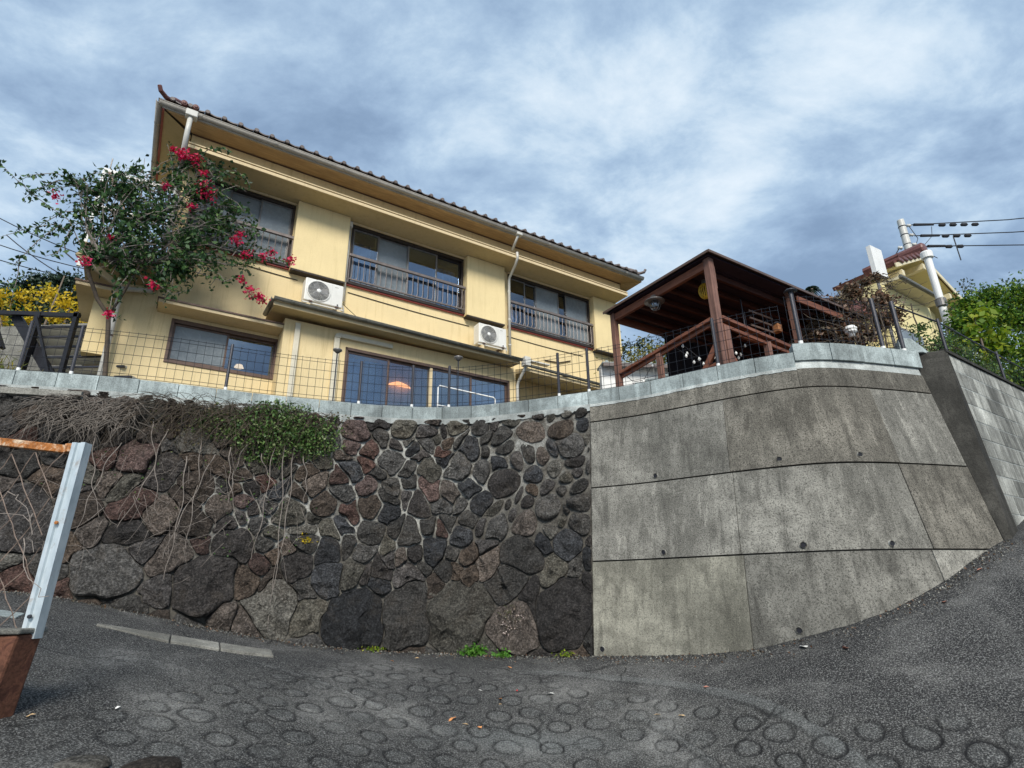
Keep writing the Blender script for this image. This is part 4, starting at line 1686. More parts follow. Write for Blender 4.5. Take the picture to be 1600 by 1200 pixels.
# ground floor bay with sliding doors, standing 0.5 m forward
a = HB()
a.b(1.78, 2.98, 0.36, 0.50, 2.3, 5.06).b(6.87, 7.05, 0.36, 0.50, 2.3, 5.06).b(2.98, 6.87, 0.36, 0.50, 4.72, 5.06)
a.b(1.78, 1.92, 0.002, 0.36, 2.3, 5.06).b(6.91, 7.05, 0.002, 0.36, 2.3, 5.06)
lp("bay_wall", a, "stucco", HOUSE)
lp("bay_floor", HB().b(1.92, 6.91, 0.002, 0.36, 2.45, 2.6), "dark_room", HOUSE)
a = HB()
fr = 0.045
a.b(2.98, 2.98 + fr, .40, .52, 2.6, 4.72).b(6.87 - fr, 6.87, .40, .52, 2.6, 4.72).b(2.98, 6.87, .40, .52, 4.66, 4.72).b(2.98, 6.87, .40, .52, 2.6, 2.66)
dr_ = lp("sliding_door", a, "frame_brown", HOUSE)
for i, (u0, u1) in enumerate(((3.02, 3.93), (3.89, 4.88), (4.85, 5.88), (5.84, 6.83))):
    sash(dr_, u0, u1, 2.66, 4.66, 0.48 - 0.035 * (i % 2), GL, 0.045, "frame_brown")
lp("middle_stile", HB().b(4.84, 4.90, .44, .50, 2.66, 4.66), "trim_yellow", dr_)
curtain(dr_, 3.05, 3.42, 2.7, 4.6, 0.32, "curtain")
curtain(dr_, 3.46, 3.86, 2.7, 4.6, 0.30, "curtain_w")
curtain(dr_, 5.92, 6.80, 2.7, 4.62, 0.30, "curtain")
lamp = MB().lathe((4.35, 0.15, 4.28), [(0.02, 0.16), (0.10, 0.15), (0.30, 0.02), (0.31, 0.0)], 18)
lp("pendant_lamp", lamp, "lamp_orange", HOUSE, smooth=True)
# canopy of the bay with its gutter
a = MB()
a.add([(1.50, -0.86, 5.10), (6.92, -0.86, 5.04), (6.92, -0.002, 5.12), (1.50, -0.002, 5.18), (1.50, -0.86, 5.17), (6.92, -0.86, 5.11), (6.92, -0.002, 5.34), (1.50, -0.002, 5.40)],
      [(3, 2, 1, 0), (4, 5, 6, 7), (0, 1, 5, 4), (1, 2, 6, 5), (2, 3, 7, 6), (3, 0, 4, 7)])
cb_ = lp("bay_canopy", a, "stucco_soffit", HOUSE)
lp("canopy_edge", MB().bar((1.48, -0.875, 5.145), (6.93, -0.875, 5.085), 0.03, 0.09), "trim_yellow", cb_)
gutter("bay_gutter", (1.46, -0.945, 5.22), (6.95, -0.945, 5.13), 0.052, "gutter_dark", seams=8)
gutter("bay_gutter_return", (1.47, -0.95, 5.22), (1.47, -0.10, 5.24), 0.050, "gutter_dark")
hp = lp("rainwater_hopper", HB().b(6.98, 7.14, 0.86, 1.03, 4.98, 5.20), "pipe", HOUSE, bev=0.01)
lp("downpipe", MB().tube([(7.06, -0.93, 5.0), (7.05, -0.85, 4.88), (7.06, -0.60, 4.70), (7.06, -0.56, 4.6), (7.06, -0.56, 2.4)], 0.035, 0.035, 10), "pipe", hp, smooth=True)
lp("hopper_shelf", HB().b(7.16, 7.75, 0.80, 0.95, 5.14, 5.17), "pipe", hp)
# lower canopy on the right of the bay
a = MB()
a.add([(7.10, -0.86, 4.90), (10.2, -0.86, 4.82), (10.2, -0.002, 4.95), (7.10, -0.002, 5.03), (7.10, -0.86, 4.97), (10.2, -0.86, 4.89), (10.2, -0.002, 5.15), (7.10, -0.002, 5.2)],
      [(3, 2, 1, 0), (4, 5, 6, 7), (0, 1, 5, 4), (1, 2, 6, 5), (2, 3, 7, 6), (3, 0, 4, 7)])
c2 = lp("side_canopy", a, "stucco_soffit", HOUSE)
lp("canopy_edge", MB().bar((7.10, -0.875, 4.935), (10.2, -0.875, 4.86), 0.03, 0.08), "trim_yellow", c2)
gutter("side_canopy_gutter", (7.12, -0.935, 5.03), (10.25, -0.935, 4.93), 0.048, "gutter_dark", seams=4)
lp("wall_batten", MB().tube([(8.3, -0.02, 5.72), (8.75, -0.03, 5.74), (9.15, -0.02, 5.88)], 0.016, 0.016, 6), "frame", HOUSE)
lp("wall_batten", MB().tube([(8.3, -0.02, 5.28), (8.75, -0.03, 5.33), (9.15, -0.02, 5.46)], 0.016, 0.016, 6), "frame", HOUSE)
# recessed door with louvres under it
a = HB()
for k in range(9):
    a.b(7.4, 8.7, 0.004, 0.03, 2.5 + k * 0.2, 2.66 + k * 0.2)
lp("louvre_door", a, "white", HOUSE)

# left ground floor window and its canopy
lw = window("window", -0.05, 1.80, 3.95, 4.80, 0.0, [(0.0, 0.92, FR, "frame_brown"), (0.88, 1.76, GL, "frame_brown")], [], "frame_brown", 0.05)
lp("blind", HB().b(0.95, 1.72, -0.16, -0.145, 4.55, 4.74), "frame_brown", lw)
cv = lp("window_canopy", HB().b(-0.30, 1.775, 0.002, 0.45, 4.87, 4.93), "trim_yellow", HOUSE)
lp("canopy_flashing", HB().b(-0.32, 1.778, 0.002, 0.47, 4.932, 4.96), "frame_brown", cv)
lp("pendant_lamp", MB().lathe((1.22, 0.55, 4.28), [(0.02, 0.07), (0.06, 0.06), (0.09, 0.0)], 14), "lamp_warm", HOUSE, smooth=True)
lp("pendant_lamp", HB().b(1.02, 1.14, -0.50, -0.40, 4.78, 4.86), "lamp_orange", HOUSE)
# ducts on the bay wall
a = HB().b(1.97, 2.07, 0.502, 0.56, 2.4, 5.0)
lp("duct_cover", a, "duct", HOUSE, bev=0.01)
a = HB().b(2.73, 2.84, 0.502, 0.57, 2.4, 4.86)
lp("duct_cover", a, "duct", HOUSE, bev=0.012)
a = HB().b(2.86, 3.95, 0.502, 0.57, 4.88, 4.975)
lp("duct_cover", a, "duct", HOUSE, bev=0.012)
a = MB()
arc = [(2.86 - 0.13 * math.sin(t), 4.845 + 0.13 * (1 - math.cos(t)) - 0.0) for t in np.linspace(0, 1.57, 6)]
a.prism([(2.73, 4.862), (2.84, 4.862), (2.862, 4.878), (2.862, 4.977), (2.80, 4.972), (2.75, 4.94), (2.73, 4.90)], -0.504, -0.575, "xz")
lp("duct_elbow", a, "duct", HOUSE, bev=0.008)
# small cantilevered bay at the left end
a = HB().b(-1.24, -0.905, -1.2, -0.10, 3.93, 4.96)
lp("side_bay", a, "stucco_box", HOUSE)
a = HB().b(-1.50, -0.905, -1.4, 0.25, 4.97, 5.03)
sc_ = lp("side_bay_canopy", a, "trim_yellow", HOUSE)
lp("canopy_flashing", HB().b(-1.52, -0.905, -1.4, 0.27, 5.032, 5.06), "frame_brown", sc_)
# balcony on the left end with white railing
bc = lp("balcony_floor", HB().b(-1.55, -0.36, -2.6, 0.20, 5.66, 5.80), "stucco_soffit", HOUSE)
lp("balcony_beam", HB().b(-1.57, -0.36, 0.202, 0.25, 5.64, 5.74), "frame_brown", bc)
lp("balcony_bracket", MB().bar((-1.6, -0.1, 5.6), (-0.92, -0.1, 5.15), 0.07, 0.09), "trim_yellow", bc)
a = MB()
a.bar((-1.69, 0.8, 7.97), (-0.36, 0.8, 7.97), 0.06, 0.07)
rl = lp("balcony_railing", a, "white", HOUSE)
lp("railing_post", MB().bar((-1.67, 0.8, 5.8), (-1.67, 0.8, 7.93), 0.06, 0.06), "white", rl)
lp("railing_post", MB().bar((-1.60, 0.78, 7.93), (-1.20, 0.78, 7.2), 0.05, 0.05), "frame_brown", rl)
lp("railing_bar", MB().bar((-1.64, 0.8, 7.15), (-0.36, 0.8, 7.15), 0.04, 0.04), "white", rl)
for u_ in np.arange(-1.5, -0.4, 0.16):
    lp("railing_bar", MB().tube([(u_, 0.8, 7.93), (u_, 0.8, 7.16)], 0.009, 0.009, 5), "frame_grey", rl)
lp("aerial_rod", MB().tube([(-1.60, 0.8, 7.9), (-1.60, 0.8, 8.28)], 0.012, 0.012, 5), "frame_grey", rl)
lp("curved_pipe", MB().tube([(-1.72, -0.2, 5.9), (-1.80, -0.2, 5.7), (-1.74, -0.2, 5.5), (-1.60, -0.2, 5.4)], 0.012, 0.012, 6), "frame_grey", bc)


# ------------------------------------------------------------------ air conditioner units
def aircon(u_, off, z, label):
    cx, sy = math.cos(HA), math.sin(HA)
    loc = (HO[0] + cx * u_ + sy * off, HO[1] + sy * u_ - cx * off, z)
    A = thing("air_conditioner", label, "air conditioner", loc, HA, "outdoor air conditioner units")
    w, h, d = 0.76, 0.53, 0.26
    part("casing", MB().box(0, w, 0, d, 0.03, h), "acwhite", A, bev=0.018)
    part("fan_recess", MB().lathe((0.27, -0.002, 0.285), [(0.005, 0.0), (0.215, 0.0), (0.215, 0.003)], 32, "y"), "acdark", A)
    part("grille_frame", MB().lathe((0.27, -0.002, 0.285), [(0.213, 0.0), (0.236, -0.012), (0.240, 0.0)], 32, "y"), "acwhite", A, smooth=True)
    for k in range(7):
        r = 0.06 + k * 0.024
        pts = [(0.27 + math.cos(t) * r, -0.012, 0.285 + math.sin(t) * r) for t in np.linspace(0, 2 * math.pi, 29)]
        part("grille_ring", MB().tube(pts, 0.0032, 0.0032, 4, caps=False), "acring", A)
    for k in range(6):
        t = k * math.pi / 3 + 0.3
        part("grille_spoke", MB().tube([(0.27 + math.cos(t) * .05, -0.010, 0.285 + math.sin(t) * .05), (0.27 + math.cos(t + .5) * .215, -0.010, 0.285 + math.sin(t + .5) * .215)], 0.003, 0.003, 4), "acring", A)
    part("fan_hub", MB().lathe((0.27, -0.006, 0.285), [(0.005, -0.014), (0.035, -0.014), (0.045, -0.006), (0.045, 0.0)], 18, "y"), "white", A, smooth=True)
    for k in range(3):
        t = k * 2.1
        part("fan_blade", MB().bar((0.27 + math.cos(t) * .05, -0.005, 0.285 + math.sin(t) * .05), (0.27 + math.cos(t) * .18, -0.005, 0.285 + math.sin(t) * .18), 0.10, 0.003, up=(0, 1, 0)), "frame_grey", A)
    part("side_seam", MB().box(0.525, 0.529, -0.0015, 0.0, 0.05, h - .03), "acring", A)
    lg = MB()
    x = 0.585
    for wd in (.010, .006, .010, .006, .010):
        lg.box(x, x + wd, -0.0025, 0, 0.452, 0.464)
        x += wd + 0.006
    part("maker_mark", lg, "frame_grey", A)
    for x in (0.10, 0.62):
        part("foot", MB().box(x, x + 0.06, -0.03, d + 0.03, 0.0, 0.028), "frame_brown", A)
    part("bracket_rail", MB().box(-0.02, w + 0.02, 0.0, 0.03, -0.03, -0.002), "pipe", A)
    for x in (0.06, 0.66):
        part("support_block", MB().box(x, x + 0.07, -0.02, d + 0.10, -0.26, -0.032), "trim_yellow", A)
    part("drain_port", MB().lathe((0.66, -0.012, 0.07), [(0.004, 0), (0.014, 0), (0.014, 0.012)], 10, "y"), "black", A)
    part("hose", MB().tube([(w + .01, 0.1, 0.14), (w + .05, 0.1, 0.10), (w + .06, 0.12, 0.0), (w + .02, 0.2, -.1)], 0.02, 0.02, 8), "pipe", A, smooth=True)
    return A


aircon(2.06, 0.55, 5.50, "white air conditioner unit nearest the red bougainvillea, left of the long middle window")
aircon(6.02, 0.55, 5.49, "white air conditioner unit beside the thin grey downpipe at right of the middle window")

DRA, DRB = (-3.46, 5.12), (-2.24, 5.78)
LEAVES = [
    (-0.49, 4.96, 0.031, 'leaf_orange', 'largest orange leaf, lowest on the road near the middle'),
    (-0.39, 4.9, 0.017, 'leaf_tan', 'small tan leaf touching the largest orange leaf'),
    (-0.28, 4.87, 0.02, 'leaf_orange', 'orange leaf just right of the largest orange leaf'),
    (-0.14, 5.44, 0.022, 'leaf_orange', 'orange leaf in the middle of the road above the ringed paving'),
    (-0.14, 5.31, 0.015, 'leaf_tan', 'small tan leaf just below another orange leaf'),
    (-0.07, 6.21, 0.026, 'leaf_orange', 'orange leaf lying below the weeds at the wall foot'),
    (-1.23, 6.27, 0.018, 'leaf_orange', 'small orange leaf furthest left near the wall'),
    (-1.03, 6.55, 0.018, 'leaf_tan', 'small tan leaf near the wall left of the weeds'),
    (-0.43, 6.89, 0.029, 'leaf_tan', 'pale tan leaf right under the bright green weed'),
    (0.29, 5.53, 0.031, 'leaf_pale', 'white crumpled leaf right of the orange leaves'),
    (-0.0, 5.61, 0.012, 'petal', 'single red petal on the dark road'),
    (-0.32, 5.57, 0.012, 'leaf_pale', 'tiny white scrap left of the red petal'),
    (1.24, 4.96, 0.021, 'leaf_tan', 'tan leaf on the curved kerb strip at lower right'),
    (1.54, 5.27, 0.015, 'leaf_pink', 'small pink brown leaf near the curved kerb'),
    (1.07, 5.04, 0.014, 'leaf_tan', 'tiny tan leaf left of the curved kerb leaf'),
    (2.63, 5.07, 0.031, 'leaf_pink', 'largest pink brown leaf at the foot of the concrete wall'),
    (3.54, 5.1, 0.026, 'leaf_pink', 'pink brown leaf on the slope at right'),
    (4.08, 5.33, 0.023, 'leaf_pink', 'pink brown leaf highest up the slope near the pillar'),
    (2.41, 5.31, 0.036, 'leaf_pale', 'long pale scrap at the foot of the lowest weep hole'),
    (-2.3, 3.74, 0.015, 'leaf_pale', 'white scrap on the road at lower left'),
    (-2.52, 3.38, 0.017, 'leaf_tan', 'yellowish leaf beside the rusty footing'),
]

# ================================================================== mesh fence on the coping
FN = thing("mesh_fence", "black wire mesh fence with slim posts along the pale coping before the yellow house", "fence", tuple(W(S0 - 2, 2.4)))


def fp(s, z, o=-0.07):
    p = T(s + S0) + Nv(s + S0) * o
    return Vector((p[0], p[1], z))


def fence_run(s0, s1, zb, ztop, parent, spacing=0.088):
    n = max(2, int((s1 - s0) / spacing))
    a = MB()
    cur = [s0 + (s1 - s0) * i / (n * 1) for i in range(n + 1)]
    for z in (ztop, ztop - 0.045, ztop - .16, ztop - .28, ztop - .40, ztop - .52, ztop - .565):
        if z > zb:
            a.tube([fp(s, z) for s in cur], 0.0030, 0.0030, 4)
    for s in cur:
        d = rgs.normal(0, .003)
        a.tube([fp(s, zb + 0.03, -0.064), fp(s + d, ztop + 0.012, -0.064)], 0.0026, 0.0026, 4)
    partw("wire_mesh", a, "black", parent, kind="stuff", fix=False)


def fpost(s, zb, ztop, parent, r=0.019):
    a = MB().tube([fp(s, zb - 0.02), fp(s, ztop)], r, r, 10)
    o = partw("fence_post", a, "blackpost", parent, smooth=False)
    partw("post_foot", MB().tube([fp(s, zb), fp(s, zb + 0.055)], r * 1.05, r * 1.05, 10), "white", parent)
    return o


PS = [-8.4, -6.83, -6.32, -4.72, -3.12, -2.43, -1.94, -0.42, -0.02, 1.58]
for s in PS:
    fpost(s, 2.40, 3.03, FN)
prev = -8.6
for s in [-6.83, -6.32, -4.72, -3.12, -1.94, -0.42, -0.02, 1.58, 2.33]:
    fence_run(prev + 0.01, s - 0.01, 2.40, 3.0, FN)
    prev = s
FN2 = thing("mesh_fence", "black mesh fence on the raised coping blocks right of the brown pergola", "fence", tuple(W(S0 + 3, 2.5)))
for s, r in ((2.50, 0.024), (3.56, 0.024), (3.86, 0.026)):
    fpost(s, 2.50, 3.16, FN2, r)
fence_run(2.40, 3.84, 2.50, 3.10, FN2)
partw("post_cap", MB().lathe(tuple(fp(2.50, 3.17)), [(0.01, 0.03), (0.05, 0.022), (0.075, 0.0), (0.02, -0.01)], 12), "blackpost", FN2, smooth=True)
FN3 = thing("mesh_fence", "black mesh fence standing on the block wall in front of the green trees", "fence", (BA[0], BA[1], 2.5))


def bp3(d, z):
    q_ = BA + bd * d - bn * 0.07
    return Vector((q_[0], q_[1], z))


for d in (0.30, 2.15, 4.0):
    partw("fence_post", MB().tube([bp3(d, 2.5), bp3(d, 3.02)], 0.017, 0.017, 8), "blackpost", FN3)
partw("top_rail", MB().tube([fp(3.86, 3.12), bp3(0.3, 2.98), bp3(4.1, 2.98)], 0.010, 0.010, 6), "blackpost", FN3)
a = MB()
for k in range(46):
    d = 0.02 + k * 0.088
    a.tube([bp3(d, 2.54), bp3(d, 3.0)], 0.0022, 0.0022, 4)
for z in (2.6, 2.72, 2.84, 2.94):
    a.tube([bp3(0, z), bp3(4.0, z)], 0.0026, 0.0026, 4)
partw("wire_mesh", a, "black", FN3, kind="stuff", fix=False)

# solar garden lamps behind the fence
for (x, y, z), lb_ in (((-2.50, 7.6, 3.34), "small round black garden lamp on a stalk left of the sliding doors"), ((-0.76, 7.6, 3.19), "small round grey garden lamp on a stalk over the middle sliding doors")):
    g = thing("garden_lamp", lb_, "garden lamp", (x, y, 2.33), 0, "stalk garden lamps")
    h = z - 2.33
    part("stem", MB().tube([(0, 0, 0), (0, 0, h - 0.05)], 0.009, 0.009, 6), "blackpost", g)
    part("lamp_head", MB().lathe((0, 0, h), [(0.015, -0.05), (0.025, -0.04), (0.065, -0.008), (0.065, 0.008), (0.04, 0.02), (0.01, 0.025)], 16), "frame_grey", g, smooth=True)
g = thing("garden_rail", "low white tubular rail in front of the sliding doors", "rail", (-1.12, 8.2, 2.33))
part("rail_frame", MB().tube([(0, 0, 0), (0.0, 0, 0.63), (0.02, 0, 0.66), (0.84, 0.05, 0.47), (0.86, 0.05, 0.44), (0.86, .05, 0)], 0.011, 0.011, 8), "white", g, smooth=True)
part("cross_bar", MB().tube([(0, 0, 0.35), (0.85, .05, 0.2)], 0.009, 0.009, 8), "white", g)

# ================================================================== pergola
PG = (2.73, 6.90, 2.33)
PA = R(32.5)
PER = thing("pergola", "red brown timber pergola with flat dark roof at the corner of the terrace", "pergola", PG, PA)


def pp(name, mb, mt, bev=0.006, parent=PER, **k):
    A = np.array(mb.v)
    c = (A.min(0) + A.max(0)) / 2
    mb.v = [tuple(p) for p in (A - c)]
    o = part(name, mb, mt, parent, bev=bev, **k)
    o.location = tuple(c - np.array([0, 0, 2.33]) if parent is PER else c - np.array(parent["_c"]))
    o["_c"] = [float(x) for x in c]
    return o


ZT = 4.36
LX, LY = 3.85, 1.93
pp("post", MB().box(-0.05, 0.05, -0.05, 0.05, 2.33, ZT - .02), "redwood_z")
pp("post_sleeve", MB().box(-0.085, 0.01, -0.075, -0.052, 2.33, 3.36), "redwood_z")
pp("post_sleeve", MB().box(0.06, 0.17, -0.06, 0.04, 2.33, 3.30), "redwood_z")
pp("nailed_batten", MB().box(0.052, 0.075, -0.04, 0.0, 3.85, 4.2), "redwood_z")
for x, y in ((1.86, 0), (LX - .08, 0), (0, LY), (1.86, LY), (LX - .08, LY)):
    pp("post", MB().box(x - 0.045, x + 0.045, y - 0.045, y + 0.045, 2.33, ZT - .04), "redwood_z")
pp("eaves_beam", MB().box(-0.03, 0.03, 0.052, LY - .05, 4.17, 4.29), "redwood_y")
pp("eaves_beam", MB().box(1.93, LX + .05, -0.085, -0.055, 4.14, 4.24), "redwood_x")
pp("eaves_beam", MB().box(0.0, LX, LY - .03, LY + .03, 4.17, 4.29), "redwood_x")
pp("eaves_beam", MB().box(LX - .03, LX + .03, 0.05, LY - .05, 4.17, 4.29), "redwood_y")
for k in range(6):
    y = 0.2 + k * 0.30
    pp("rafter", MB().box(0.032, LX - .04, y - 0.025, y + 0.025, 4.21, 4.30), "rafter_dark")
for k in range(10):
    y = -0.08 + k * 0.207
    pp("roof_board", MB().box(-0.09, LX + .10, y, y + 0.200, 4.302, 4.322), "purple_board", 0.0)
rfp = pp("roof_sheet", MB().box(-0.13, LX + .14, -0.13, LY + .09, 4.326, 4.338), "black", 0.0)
pp("roof_edge", MB().box(-0.14, LX + .15, -0.14, -0.125, 4.315, 4.352), "frame_brown", 0.0, rfp)
pp("roof_edge", MB().box(-0.145, -0.13, -0.12, LY + .10, 4.315, 4.352), "frame_brown", 0.0, rfp)
# handrails and braces
pp("handrail", MB().bar((0, 0.06, 3.42), (0, LY - .05, 3.25), 0.07, 0.05), "redwood_y")
pp("handrail", MB().bar((0.02, 0.06, 3.36), (0.02, LY - .05, 3.19), 0.03, 0.05), "redwood_y")
pp("handrail", MB().bar((0.06, -0.02, 3.42), (1.82, -0.02, 3.30), 0.07, 0.05), "redwood_x")
pp("handrail", MB().bar((0.06, 0, 3.33), (1.82, 0, 3.22), 0.03, 0.05), "redwood_x")
pp("brace", MB().bar((0, 0.05, 3.05), (0, 0.62, 2.36), 0.05, 0.08), "redwood_y")
pp("brace", MB().bar((0.06, 0, 3.05), (0.62, 0, 2.36), 0.05, 0.08), "redwood_x")
pp("lower_rail", MB().bar((0.0, 0.06, 2.75), (0.0, 1.9, 2.45), 0.05, 0.12), "redwood_y")
pp("lower_rail", MB().bar((0.1, 0.3, 2.72), (1.7, 0.3, 2.55), 0.05, 0.10), "redwood_x")
pp("baluster_post", MB().box(1.02, 1.10, -0.03, 0.05, 2.33, 3.30), "redwood_z")
pp("baluster_post", MB().box(-0.03, 0.04, 1.02, 1.10, 2.33, 3.28), "redwood_z")
pp("deck", MB().box(-0.2, LX, -0.2, LY, 2.36, 2.46), "orangewood")
# dark sheets added to blacken the shaded inside; clutter at the rear of the pergola
M["navy"] = plain("navy cloth", (0.012, 0.018, 0.05), 0.9, 0, 0.5, 6)
M["backdrop_black"] = plain("black backdrop sheet", (0.008, 0.007, 0.010), 0.95, 0, 0.3, 6)
us = np.linspace(1.0, LX - 0.1, 60)
a = MB()
vs = [(u_, LY - 0.10 + 0.03 * math.sin(u_ * 23), z) for z in (2.45, 3.3, 4.16) for u_ in us]
a.add(vs, [(j * 60 + i, j * 60 + i + 1, (j + 1) * 60 + i + 1, (j + 1) * 60 + i) for j in range(2) for i in range(59)])
pp("dark_backdrop", a, "backdrop_black", 0.0, smooth=True, fix=False)
a = MB()
ys_ = np.linspace(0.1, LY - 0.1, 40)
vs = [(LX - 0.10 + 0.03 * math.sin(y * 25), y, z) for z in (2.45, 3.3, 4.16) for y in ys_]
a.add(vs, [(j * 40 + i, j * 40 + i + 1, (j + 1) * 40 + i + 1, (j + 1) * 40 + i) for j in range(2) for i in range(39)])
pp("dark_backdrop", a, "navy", 0.0, smooth=True, fix=False)
PER_M = Matrix.Translation(Vector((PG[0], PG[1], 0))) @ Matrix.Rotation(PA, 4, "Z")


def pw(x, y, z):
    return PER_M @ Vector((x, y, z))


# hammock / shelf things under the roof
hm = thing("hanging_shelf", "small dark slatted shelf hanging under the pergola roof by the black fence post", "shelf", tuple(pw(1.5, 0.25, 3.6)), PA)
for k in range(4):
    part("slat", MB().box(-0.35, 0.35, 0.02 + k * 0.07, 0.07 + k * 0.07, 0.0, 0.018), "redwood_x", hm)
for k in range(3):
    part("slat", MB().box(-0.28, 0.30, 0.05, 0.065, 0.12 + k * 0.12, 0.15 + k * 0.12), "frame_brown", hm)
for x in (-0.3, 0.3):
    part("hanger", MB().tube([(x, 0.15, 0.0), (x, 0.15, 0.6)], 0.012, 0.012, 6), "blackpost", hm)
lt = thing("lantern", "small amber glass lantern on the shelf under the pergola", "lantern", tuple(pw(1.62, 0.15, 3.62)), PA)
part("glass_body", MB().box(-0.05, 0.05, -0.05, 0.05, 0.02, 0.15), "lamp_warm_dim" if "lamp_warm_dim" in M else "orangewood", lt, bev=0.01)
part("roof_cap", MB().lathe((0, 0, 0.15), [(0.07, 0.0), (0.03, 0.04), (0.01, 0.05)], 8), "blackpost", lt)
pl_ = thing("paddle", "grey flat blades lying beyond the pergola handrail", "blades", tuple(pw(1.45, 0.5, 3.20)), PA)
part("blade", MB().bar((-0.30, 0, 0), (0.28, 0.1, 0.04), 0.10, 0.02), "frame_grey", pl_, bev=0.006)
part("blade", MB().bar((-0.25, 0.12, -0.05), (0.32, -0.05, -0.02), 0.08, 0.02), "frame_grey", pl_, bev=0.006)
# industrial lamp hanging at the left
il = thing("pendant_lamp", "grey industrial cage lamp hanging at the left edge of the pergola", "lamp", (2.17, 7.75, 4.29))
part("cord", MB().tube([(0, 0, 0), (0, 0, -0.10)], 0.012, 0.012, 6), "blackpost", il)
part("shade", MB().lathe((0, 0, -0.10), [(0.03, 0.03), (0.05, 0.02), (0.07, -0.03), (0.15, -0.07), (0.155, -0.08), (0.06, -0.075)], 20), "frame_grey", il, smooth=True)
part("glass_bulb", MB().lathe((0, 0, -0.22), [(0.01, -0.085), (0.05, -0.07), (0.072, -0.02), (0.06, 0.04), (0.04, 0.05)], 16), "glass", il, smooth=True)
for k in range(6):
    t = k * math.pi / 3
    part("cage_wire", MB().tube([(math.cos(t) * .08, math.sin(t) * .08, -0.17), (math.cos(t) * .088, math.sin(t) * .088, -0.24), (math.cos(t) * .05, math.sin(t) * .05, -0.31), (0, 0, -0.325)], 0.004, 0.004, 4), "frame_grey", il)
yl = thing("basket_lantern", "yellow wire ball lantern hanging beside the main pergola post", "lantern", (2.80, 7.35, 4.24))
part("socket", MB().lathe((0, 0, -0.06), [(0.03, 0.06), (0.035, 0.0), (0.01, 0.0)], 10), "frame_grey", yl)
M["yellowwire"] = plain("yellow wire", (0.55, 0.35, 0.03), 0.5, 0, 0.2, 20)
for k in range(9):
    t = k * math.pi / 9
    pts = [(0.085 * math.sin(q_) * math.cos(t), 0.085 * math.sin(q_) * math.sin(t), -0.18 + 0.12 * math.cos(q_)) for q_ in np.linspace(0, 2 * math.pi, 17)]
    part("wire_hoop", MB().tube(pts, 0.006, 0.006, 4, caps=False), "yellowwire", yl)
# string of bulbs
sl = thing("string_lights", "string of small white globe bulbs looped inside the pergola", "string lights", tuple(pw(0, 0.4, 3.3)), PA)
pts = []
for t in np.linspace(0, 1, 9):
    pts.append((0.05, 1.7 - 1.7 * t, 3.52 - 2.33 - 1.0 + 0.2 * math.cos(t * 6.28 * 1.5) - 0.30))
for t in np.linspace(0, 1, 12):
    pts.append((0.05 + 1.75 * t, 0.25 + 0.1 * math.sin(t * 9), -0.12 + 0.10 * math.cos(t * 6.28 * 2) + 0.55 * t * t))
part("cord", MB().tube(pts, 0.005, 0.005, 4), "black", sl)
bme = MB().lathe((0, 0, -0.02), [(0.003, -0.026), (0.016, -0.018), (0.021, 0.0), (0.012, 0.018), (0.007, 0.03)], 10).mesh("bulb", True)
bme.materials.append(M["bulb"])
for p in pts[1:]:
    o = link("bulb", bme, sl)
    o.location = p
hl = thing("white_lantern", "white ribbed lantern hanging at the far right pergola post", "lantern", (4.92, 7.6, 3.50))
part("lantern_body", MB().lathe((0, 0, 0), [(0.02, -0.09), (0.045, -0.08), (0.05, -0.03), (0.08, -0.02), (0.08, 0.0), (0.06, 0.01), (0.085, 0.02), (0.085, 0.045), (0.06, 0.05), (0.065, 0.075), (0.01, 0.085)], 18), "white", hl, smooth=True)
part("hook", MB().tube([(0, 0, 0.08), (0, 0, 0.2), (0.02, 0, 0.22)], 0.006, 0.006, 5), "blackpost", hl)

# tiled garden wall seen under the pergola
tw = thing("tiled_garden_wall", "low white plastered garden wall with grey tile cap seen under the pergola", "wall", (2.2, 10.9, 2.33), R(8))
part("wall_face", MB().box(-0.4, 2.2, 0, 0.15, 0, 2.0), "white", tw)
M["tile_blue"] = plain("blue grey tile", (0.27, 0.31, 0.30), 0.5, 0, 0.3, 9)
for k in range(14):
    x = -0.4 + k * 0.186
    part("cap_tile", MB().box(x, x + 0.18, -0.14, 0.28, 1.99 + 0.0, 2.03).lathe((x + 0.09, -0.14, 2.03), [(0.035, 0.0), (0.04, 0.01), (0.04, 0.40)], 8, "y"), "tile_blue", tw)
part("cap_tile_row", MB().box(-0.4, 2.2, -0.2, -0.145, 1.92, 1.99), "tile", tw)
lw_ = thing("lower_tiled_roof", "mossy grey tiled roof edge sloping below the white garden wall", "roof", (2.3, 10.2, 3.05), R(8))
part("roof_slab", MB().add([(-0.5, 0, 0.35), (1.5, 0, 1.05), (1.5, 0.6, 1.25), (-0.5, 0.6, 0.55), (-0.5, 0, -1.0), (1.5, 0, -1.0), (1.5, .6, -1.0), (-.5, .6, -1.0)],
     [(0, 1, 2, 3), (7, 6, 5, 4), (0, 4, 5, 1), (1, 5, 6, 2), (2, 6, 7, 3), (3, 7, 4, 0)]), "tile", lw_)
for k in range(9):
    t = k / 8
    part("round_tile", MB().tube([(-0.5 + 2 * t, -0.06, 0.36 + 0.7 * t), (-0.5 + 2 * t, 0.6, 0.58 + 0.7 * t)], 0.05, 0.05, 8), "tile_blue", lw_)
dk = thing("timber_ramp", "orange brown timber boards beside the pergola foot near the house canopy", "decking", (1.2, 8.3, 2.33), R(20))
for k in range(3):
    part("board", MB().bar((-0.9, k * 0.2, 0.22 + 0.02 * k), (1.0, k * 0.2, 0.40 + 0.02 * k), 0.18, 0.04), "orangewood", dk, bev=0.005)
for x in (-0.7, 0.8):
    part("leg", MB().box(x, x + 0.08, 0, 0.5, 0, 0.2), "orangewood", dk)

